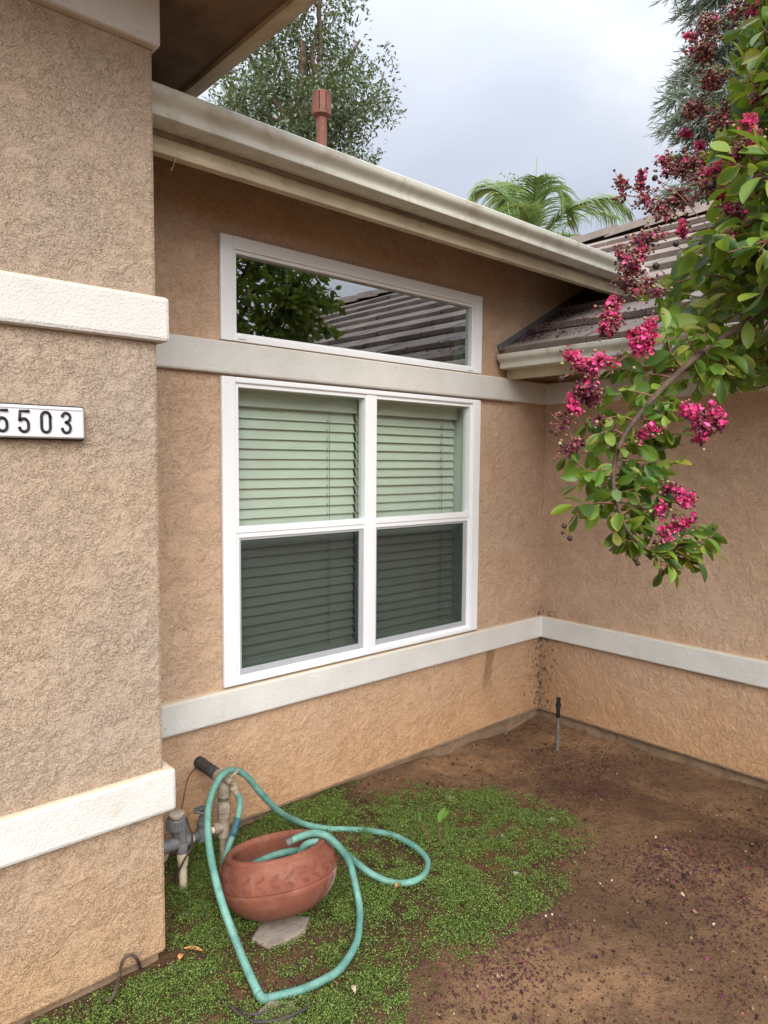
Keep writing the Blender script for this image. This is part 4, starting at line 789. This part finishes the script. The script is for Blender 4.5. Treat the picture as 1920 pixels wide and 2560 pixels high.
# feathery conifer
cf = at(2080, 420, 8.5); ct = root('conifer', (cf[0], cf[1], -.06), 'feathery grey green conifer behind the pink flowering tree', 'tree')
mb = MB(); mb.tube([V3(cf[0], cf[1], -.1), V3(cf[0], cf[1], 11)], [0.2, 0.05], 10)
P_, D_ = [], []
for (px, py) in [(1700, -40), (1740, 20), (1790, 60), (1830, 110), (1735, 150), (1715, 190), (1695, 235), (1690, 300), (1720, 330), (1700, 395), (1745, 260), (1780, 200), (1700, 470), (1720, 520), (1760, 430), (1740, 590), (1690, 620), (1800, 300), (1840, 420), (1790, 520), (1860, 230), (1800, 620), (1840, -60), (1900, 60), (1890, 340), (1760, -120), (1720, 680), (1680, 560), (1810, -180)]:
    e = at(px, py, 8.3+RNG.uniform(-.5, .5)); s0 = V3(cf[0], cf[1], e[2]+RNG.uniform(.1, .5)); C_ = np.array(limb(mb, s0, e, 0.03, 0.004, 0.08, seg=5))
    for j in range(5, len(C_)):
        for s in range(13):
            ax0 = nrm(C_[j]-C_[max(0, j-2)]); dd = nrm(ax0*0.9+RNG.normal(size=3)*.55+V3(0, 0, -.25)); L = RNG.uniform(.12, .34); m_ = 13
            tpos = C_[j]+RNG.normal(size=3)*.03+np.outer(np.linspace(0, 1, m_), dd)*L+np.outer(np.linspace(0, 1, m_)**2, [0, 0, -.06])
            P_.append(tpos); D_.append(dd+rand_dir(m_)*0.55)
obj('trunk', mb, M['bark_grey'], ct, smooth=True)
P_ = np.concatenate(P_); D_ = np.concatenate(D_); n = len(P_); nl = np.array([(0, -.075, 0), (0, .075, 0), (1, .03, 0), (1, -.03, 0)])
v, f = inst_arrays(nl, lf, P_, frames(D_, rand_dir(n)), RNG.uniform(.06, .11, n)); mesh_np('foliage', v, f, M['conifer'], ct)
# ------------------------------------------------------------------ crape myrtle
cm = root('flowering_tree', (2.75, 0.30, -0.06), 'crape myrtle with pink blossom and spent seed heads reaching in from the right', 'tree')
rows = [0, .12, .32, .55, .78, .93, 1.0]; wid = [.02, .16, .33, .41, .34, .17, .02]
LV, LE = [], []
for r_, w_ in zip(rows, wid):
    for k_ in (-1, -.5, 0, .5, 1):
        LV.append((r_, w_*0.72*k_, 0.15*w_*abs(k_)-0.16*r_*r_+0.02)); LE.append(max(abs(k_)**1.5 if w_ > .1 else .8, r_**6))
LF = np.array([(i*5+k_, i*5+k_+1, i*5+k_+6, i*5+k_+5) for i in range(6) for k_ in range(4)]); LV = np.array(LV); LE = np.array(LE)
leafP, leafD, leafN, leafS = [], [], [], []
def leafy(C_, size, step, droop=0.15, start=0.15, spread=0.35, nz=0.7):
    C_ = np.array(C_); seg = np.linalg.norm(np.diff(C_, axis=0), axis=1); cum = np.concatenate([[0], np.cumsum(seg)]); L = cum[-1]; s = start*L; side = 1
    while s < L:
        p = np.array([np.interp(s, cum, C_[:, i]) for i in range(3)]); p2 = np.array([np.interp(min(L, s+.01), cum, C_[:, i]) for i in range(3)]); p1 = np.array([np.interp(max(0, s-.01), cum, C_[:, i]) for i in range(3)])
        T = nrm(p2-p1); sv = nrm(np.cross(T, V3(0, 0, 1)+RNG.normal(size=3)*.5)); end = s > L-step*1.2
        d = nrm(T*(1.0 if end else .5)+side*sv*(.3 if end else .9)+V3(0, 0, -droop)+RNG.normal(size=3)*spread)
        leafP.append(p); leafD.append(d); leafN.append(V3(0, 0, nz)-_fw*0.25+RNG.normal(size=3)*.55); leafS.append(size*1.14*RNG.uniform(.7, 1.25)); side = -side; s += step*1.3*RNG.uniform(.6, 1.4)
wood = MB(); twg = MB()
main = [V3(2.55, 0.42, 1.95), at(2000, 735, 1.98), at(1905, 782, 1.9), at(1797, 851, 1.80), at(1707, 921, 1.73), at(1634, 995, 1.69), at(1584, 1054, 1.66), at(1551, 1109, 1.64), at(1538, 1149, 1.63), at(1533, 1210, 1.62), at(1548, 1278, 1.62), at(1572, 1330, 1.63), at(1615, 1371, 1.65), at(1660, 1378, 1.66), at(1725, 1362, 1.67), at(1785, 1340, 1.68)]
C_ = catmull(main, 6); wood.tube(C_, np.interp(np.arange(len(C_)), [0, 18, 42, 66, len(C_)-1], [.014, .0082, .0058, .0037, .001]), 8)
trunk = catmull([V3(2.75, .30, -.1), V3(2.72, .33, .6), V3(2.66, .36, 1.3), V3(2.58, .40, 1.9)], 6); wood.tube(trunk, np.linspace(.055, .032, len(trunk)), 10)
limbs = []
for e in ((3.0, .6, 3.9), (2.6, .9, 2.35), (2.35, 0.85, 2.6), (2.6, .95, 3.2), (2.7, .55, 3.7), (2.5, .2, 3.3), (3.0, .3, 3.2), (2.9, .75, 2.7), (2.35, .55, 3.0), (2.75, -.1, 2.8), (2.1, .6, 2.25), (2.3, .8, 3.5), (2.7, 1.15, 2.55)):
    l_ = limb(wood, trunk[-1], e, .022, .006, .12); limbs.append(np.array(l_))
kc = lambda x, y: (1360+x/3.252, 780+y/3.252)
tws = [[(1030, 530), (860, 500), (700, 480), (560, 450), (430, 490)], [(890, 690), (800, 660), (640, 640), (500, 690)], [(790, 850), (900, 920), (1040, 990), (1180, 975)], [(740, 880), (620, 850), (480, 870), (330, 930)], [(660, 1000), (560, 960), (450, 990)], [(620, 1075), (480, 1080), (360, 1130), (170, 1190)], [(620, 1075), (780, 1080), (900, 1075), (990, 1040)], [(590, 1200), (740, 1220), (880, 1260), (1010, 1330)], [(575, 1300), (480, 1280), (400, 1300), (290, 1290)], [(570, 1400), (430, 1380), (330, 1390), (240, 1430)], [(575, 1480), (700, 1450), (830, 1430), (930, 1480), (1010, 1560)], [(600, 1560), (480, 1550), (380, 1560), (230, 1580)], [(620, 1650), (740, 1590), (860, 1620)], [(830, 1920), (960, 1930), (1080, 1980), (1210, 2070)], [(960, 1930), (1100, 1880), (1250, 1840), (1390, 1820)], [(830, 1920), (940, 1990), (950, 2130)], [(700, 1790), (620, 1780)], [(690, 1790), (665, 1900)], [(1080, 1980), (1200, 1930), (1340, 1960)], [(1100, 1880), (1180, 1780), (1240, 1740)], [(660, 1700), (720, 1690), (800, 1740)], [(1050, 480), (980, 380), (900, 330)], [(1130, 460), (1040, 350), (1010, 250), (980, 130)], [(1200, 390), (1260, 520), (1240, 640)], [(1300, 310), (1400, 440), (1430, 560)], [(1300, 300), (1480, 340), (1600, 380)], [(1380, 260), (1500, 480), (1560, 560)], [(1250, 350), (1170, 230), (1130, 100)], [(900, 690), (960, 760), (1010, 760)], [(800, 850), (880, 790), (960, 850)], [(1330, 300), (1300, 150), (1260, 40)], [(570, 1400), (680, 1370), (800, 1370)], [(585, 1250), (700, 1290), (800, 1330)], [(560, 1450), (470, 1490), (420, 1600)], [(700, 950), (760, 990), (830, 1010)], [(1040, 540), (950, 590), (870, 640)]]
for i, tw in enumerate(tws):
    n = len(tw); q0 = kc(*tw[0]); t0 = np.interp(q0[1], [800, 920, 1100, 1300, 1400], [1.82, 1.73, 1.645, 1.62, 1.66]); dt = RNG.uniform(-.03, .17)
    C_ = catmull([at(*kc(*q), t0+dt*j/(n-1)) for j, q in enumerate(tw)], 6); twg.tube(C_, np.linspace(.0028, .0011, len(C_)), 5)
    leafy(C_, 0.043 if q0[1] > 1000 else 0.05, 0.0135, .25, .12); leafy(C_, 0.037, 0.02, .35, .2, .5)
    for j in (len(C_)//2, len(C_)*3//4):
        e = C_[j]+rand_dir(1)[0]*[.05, .05, .035]; c2 = [C_[j], (C_[j]+e)/2+V3(0, 0, .006), e]; twg.tube(c2, .001, 4); leafy(c2, 0.038, 0.013, .3, .3)
leafy(main[3:12], 0.042, 0.022, .2, .05); leafy(main[11:], 0.04, 0.012, .25, .0)
# crown
bxs = ([-900, 0, 60, 130, 200, 300, 400, 500, 560, 620, 680, 740, 800, 850, 900, 950, 985, 1010, 1030], [1850, 1850, 1830, 1815, 1810, 1800, 1760, 1745, 1735, 1690, 1640, 1590, 1560, 1640, 1690, 1740, 1850, 2050, 4000])
cnt = 0; tries = 0
while cnt < 800 and tries < 16000:
    tries += 1
    if RNG.random() < 0.62:     # the side that shows in the picture
        px, py = RNG.uniform(1560, 2080), RNG.uniform(-350, 1000); t_ = RNG.uniform(1.55, 2.75); e = at(px, py, t_)
    elif RNG.random() < .36: e = V3(2.95, .98, 3.0)+rand_dir(1)[0]*RNG.random()**.4*[.55, .45, .8]
    else: e = V3(2.65, .35, 3.0)+rand_dir(1)[0]*RNG.random()**.4*[1.0, .95, 1.3]
    qx, qy, qz = proj(e)
    if qz < 1.45 or np.linalg.norm(e-CAM) < 1.5 or e[2] < 1.75 or e[0] > 3.5: continue
    if np.linalg.norm((e-V3(2.5, .45, 3.0))/[1.15, 1.0, 1.6]) > 1.0: continue
    if qz > 0 and qx < np.interp(qy, *bxs)+25: continue
    lb = limbs[RNG.integers(len(limbs))] if RNG.random() < .3 else min(limbs, key=lambda L: np.min(np.linalg.norm(L-e, axis=1)))
    s0 = lb[np.argmin(np.linalg.norm(lb-e, axis=1))]; dd = e-s0; L = np.linalg.norm(dd)
    if L > .42: s0 = e-dd/L*RNG.uniform(.22, .36)
    md = (s0+e)/2+RNG.normal(size=3)*.02; C_ = catmull([s0, md, e], 5)
    twg.tube(C_, np.linspace(.003, .0012, len(C_)), 4); leafy(C_, 0.056, 0.017, .2, .1, .45, .6); cnt += 1
LP, LD, LN, LS = map(np.array, (leafP, leafD, leafN, leafS)); lx, ly, lz = proj(LP+LD*LS[:, None]*.7)
keep = (lz > 1.2) & ((lx > np.interp(ly, *bxs)-12) | (ly > 740) & (LP@_fw < 2.0) & (lz < 1.95))
keep |= lz < 0
keep &= ~((LP[:, 0] > 3.05) & (LP[:, 2] < 2.15+(LP[:, 0]-3.15)*.53))
LP, LD, LN, LS = LP[keep], LD[keep], LN[keep], LS[keep]
v, f = inst_arrays(LV, LF, LP, frames(LD, LN), LS[:, None]*np.stack([RNG.uniform(.85, 1.15, len(LP)), RNG.uniform(.72, 1.1, len(LP)), RNG.uniform(.3, 2.6, len(LP))], 1)); mesh_np('foliage', v, f, M['leaf'], cm, smooth=True, attr=np.tile(LE, len(LP)))
# blossom and seed heads
g_ = np.linspace(-1, 1, 4); PV = np.array([(a, b, 0) for a in g_ for b in g_]); PF = np.array([(i*4+j, i*4+j+1, i*4+j+5, i*4+j+4) for i in range(3) for j in range(3)])
def cluster(px, py, t_, w_, h_, pink, dark, seeds, name='flower_cluster', seed=0):
    c = at(px, py, t_); r = np.random.default_rng(int(px*13+py)); u = t_/F_PX; VV, FF, MI = [], [], []; b_ = 0
    nb = max(3, int(w_*h_/260)); cen = c+np.outer(r.uniform(-.40, .40, nb)*w_*u, _rt)+np.outer(r.uniform(-.40, .40, nb)*h_*u, _up)+np.outer(r.normal(0, .22*w_*u, nb), _fw)
    for kind, n in ((0, pink), (1, dark)):
        for i in range(n):
            p = cen[r.integers(nb)]; 
            if kind == 1: p = p+_up*(-.10*h_*u)
            p = p+r.normal(size=3)*0.0062; s_ = r.uniform(.0036, .0068)*(1 if kind == 0 else .75)
            q = PV.copy(); q[:, 2] = r.normal(0, .32, 16); q[:, :2] *= r.uniform(.75, 1.1, (16, 1)); A = frames(r.normal(size=(1, 3)), r.normal(size=(1, 3)))[0]
            VV.append((q*s_)@A.T+p); FF.append(PF+b_); MI += [kind]*9; b_ += 16
    mb = MB()
    for i in range(seeds):
        c0_ = cen[r.integers(nb)]; p = c0_+r.normal(size=3)*0.013; mb.ball(p, r.uniform(.0024, .0046), 0); mb.tube([c0_, p], .0007, 3, 1)
    for p in cen: mb.tube([c-_up*h_*u*.2+(p-c)*.05, (c+p)/2+r.normal(size=3)*.004, p], .0009, 4, 1)
    if VV:
        o = mesh_np(name, np.concatenate(VV), np.concatenate(FF), [M['petal'], M['spent']], cm, mi=MI)
        if seeds: obj('seed_pod', mb, [M['pod'], M['twig']], o, smooth=True)
    else: obj(name, mb, [M['pod'], M['twig']], cm, smooth=True)
S = 3.252
for (x_, y_, t_, w_, h_, pk, dk, sd_) in [(kc(240, 400)[0], kc(240, 400)[1], 1.62, 40, 40, 130, 12, 8), (kc(390, 470)[0], kc(390, 470)[1], 1.62, 48, 28, 110, 30, 14), (kc(500, 410)[0], kc(500, 410)[1], 1.63, 42, 22, 70, 6, 6), (kc(320, 600)[0], kc(320, 600)[1], 1.61, 62, 40, 22, 190, 20), (kc(260, 740)[0], kc(260, 740)[1], 1.61, 30, 34, 85, 6, 2), (kc(400, 690)[0], kc(400, 690)[1], 1.62, 34, 28, 4, 85, 8),
        (kc(780, 130)[0], kc(780, 130)[1], 1.70, 50, 44, 120, 6, 6), (kc(770, 270)[0], kc(770, 270)[1], 1.69, 52, 50, 140, 8, 6), (kc(840, 230)[0], kc(840, 230)[1], 1.70, 36, 40, 80, 4, 2), (kc(540, 90)[0], kc(540, 90)[1], 1.75, 46, 54, 90, 90, 34), (kc(1200, 830)[0], kc(1200, 830)[1], 1.66, 46, 44, 130, 16, 4), (kc(1370, 790)[0], kc(1370, 790)[1], 1.66, 28, 40, 80, 10, 3), (kc(1330, 920)[0], kc(1330, 920)[1], 1.66, 60, 34, 60, 110, 8), (kc(1270, 1000)[0], kc(1270, 1000)[1], 1.66, 30, 18, 44, 14, 0),
        (kc(1150, 1520)[0], kc(1150, 1520)[1], 1.63, 42, 42, 130, 4, 4), (kc(1050, 1430)[0], kc(1050, 1430)[1], 1.63, 24, 16, 28, 10, 4), (kc(945, 1610)[0], kc(945, 1610)[1], 1.63, 18, 24, 44, 8, 2), (kc(1160, 1710)[0], kc(1160, 1710)[1], 1.64, 26, 16, 40, 4, 0), (kc(970, 1810)[0], kc(970, 1810)[1], 1.64, 18, 14, 30, 8, 2), (kc(895, 950)[0], kc(895, 950)[1], 1.66, 18, 16, 34, 0, 0), (kc(785, 1000)[0], kc(785, 1000)[1], 1.66, 16, 14, 28, 0, 0), (kc(1050, 1740)[0], kc(1050, 1740)[1], 1.65, 16, 14, 18, 10, 2),
        (1724, 105, 2.1, 18, 40, 60, 4, 4), (1718, 280, 2.1, 22, 34, 50, 14, 10), (1712, 335, 2.1, 30, 24, 55, 4, 4), (1745, 362, 2.1, 34, 18, 60, 4, 2), (1660, 405, 2.0, 26, 22, 40, 14, 8), (1782, 418, 1.8, 30, 28, 80, 2, 2), (1866, 318, 1.7, 30, 42, 120, 4, 2), (1895, 350, 1.7, 22, 24, 50, 24, 2), (1812, 482, 1.8, 16, 16, 36, 0, 0), (1701, 570, 1.85, 26, 26, 60, 6, 6), (1600, 622, 1.85, 36, 26, 70, 50, 14), (1606, 442, 2.0, 18, 10, 24, 4, 2), (1600, 460, 2.0, 12, 16, 16, 14, 4), (1580, 660, 1.8, 34, 30, 30, 70, 26), (1530, 760, 1.78, 34, 30, 40, 60, 24), (1880, 30, 1.8, 18, 12, 24, 4, 0), (1790, 205, 2.0, 20, 14, 34, 12, 8)]:
    cluster(x_, y_, t_-.02, w_*1.08, h_*1.08, int(pk*0.9), int(dk*1.3)+8, sd_+8)
for (x_, y_, t_, w_, h_, sd_, dk) in [(1775, 62, 2.0, 50, 40, 60, 20), (1765, 130, 2.0, 60, 44, 80, 30), (1745, 145, 2.05, 30, 20, 30, 10), (1785, 200, 1.95, 60, 34, 70, 24), (1745, 270, 2.0, 46, 34, 60, 22), (1690, 420, 1.95, 50, 40, 60, 50), (1730, 405, 1.9, 50, 40, 70, 30), (1745, 440, 1.85, 36, 26, 40, 16), (1800, 290, 1.85, 40, 50, 40, 40), (1850, 380, 1.7, 40, 30, 50, 30), (1900, 250, 1.8, 40, 60, 70, 30), (1880, 460, 1.7, 60, 30, 20, 110), (1835, 530, 1.72, 40, 40, 20, 90), (1620, 600, 1.85, 70, 30, 50, 50), (1570, 690, 1.8, 50, 40, 40, 70), (1610, 720, 1.8, 60, 40, 50, 60), (1560, 640, 1.8, 30, 30, 20, 40), (1830, 590, 1.7, 26, 16, 10, 50), (kc(150, 900)[0], kc(150, 900)[1], 1.61, 30, 34, 10, 34), (kc(240, 1070)[0], kc(240, 1070)[1], 1.61, 44, 24, 12, 70), (kc(440, 880)[0], kc(440, 880)[1], 1.62, 16, 16, 4, 24), (kc(190, 1130)[0], kc(190, 1130)[1], 1.61, 16, 14, 3, 20), (kc(1000, 1440)[0], kc(1000, 1440)[1], 1.63, 22, 20, 6, 26), (kc(980, 1930)[0], kc(980, 1930)[1], 1.65, 44, 24, 6, 40), (kc(1230, 1910)[0], kc(1230, 1910)[1], 1.66, 30, 22, 6, 26), (1845, 25, 1.9, 40, 30, 50, 10), (1600, 500, 1.95, 70, 14, 30, 12), (1650, 520, 1.9, 60, 40, 60, 12), (1560, 470, 2.0, 30, 40, 30, 26), (1690, 500, 1.9, 60, 40, 50, 10), (1770, 470, 1.8, 60, 40, 50, 20)]:
    cluster(x_, y_, t_, w_*1.15, h_*1.15, 12 if y_ < 730 else 0, dk, int(sd_*1.7), 'seed_head')
# bare panicle stalks and round capsules on their tips
for pts_ in ([(1800, 600, 1.75), (1745, 540, 1.8), (1690, 480, 1.88), (1635, 445, 1.95)], [(1720, 560, 1.85), (1670, 525, 1.9), (1620, 500, 1.95), (1575, 490, 2.0)], [(1700, 545, 1.88), (1650, 500, 1.95), (1612, 470, 2.0), (1600, 445, 2.0)], [(*kc(310, 1590), 1.62), (*kc(230, 1700), 1.61), (*kc(150, 1810), 1.61)], [(*kc(760, 1880), 1.64), (*kc(790, 1960), 1.64), (*kc(745, 2030), 1.64)], [(*kc(240, 1070), 1.61), (*kc(190, 950), 1.61), (*kc(60, 830), 1.60)], [(*kc(200, 960), 1.61), (*kc(90, 970), 1.60)], [(*kc(1180, 975), 1.66), (*kc(1290, 930), 1.66)], [(*kc(430, 490), 1.62), (*kc(300, 480), 1.62), (*kc(130, 540), 1.61)]):
    twg.tube(catmull([at(*q) for q in pts_], 5), .0013, 5)
for (x_, y_, t_, r_) in ((1637, 445, 1.95, .0085), (1620, 468, 1.98, .006), (*kc(165, 1740), 1.61, .0062), (*kc(210, 1840), 1.61, .0066), (*kc(150, 1795), 1.61, .004), (*kc(740, 2010), 1.64, .0062), (*kc(760, 2045), 1.64, .0062), (*kc(140, 545), 1.61, .0078), (*kc(65, 965), 1.6, .006), (*kc(610, 350), 1.66, .0062), (*kc(600, 410), 1.66, .005), (*kc(1310, 800), 1.65, .006), (*kc(1380, 1760), 1.67, .004), (1776, 465, 1.75, .010), (1790, 455, 1.78, .007), (1700, 490, 1.9, .010), (1690, 610, 1.8, .008), (1640, 665, 1.78, .009)):
    twg.tube([at(x_, y_, t_), at(x_+(24 if y_ < 1100 else 12), y_+(22 if y_ < 700 else -18), t_+.01)], .0011, 4); mb = MB(); mb.ball(at(x_, y_, t_), r_); obj('seed_capsule', mb, M['capsule'], cm, smooth=True)
obj('trunk', wood, M['bark'], cm, smooth=True); obj('twig', twg, M['twig'], cm, smooth=True)
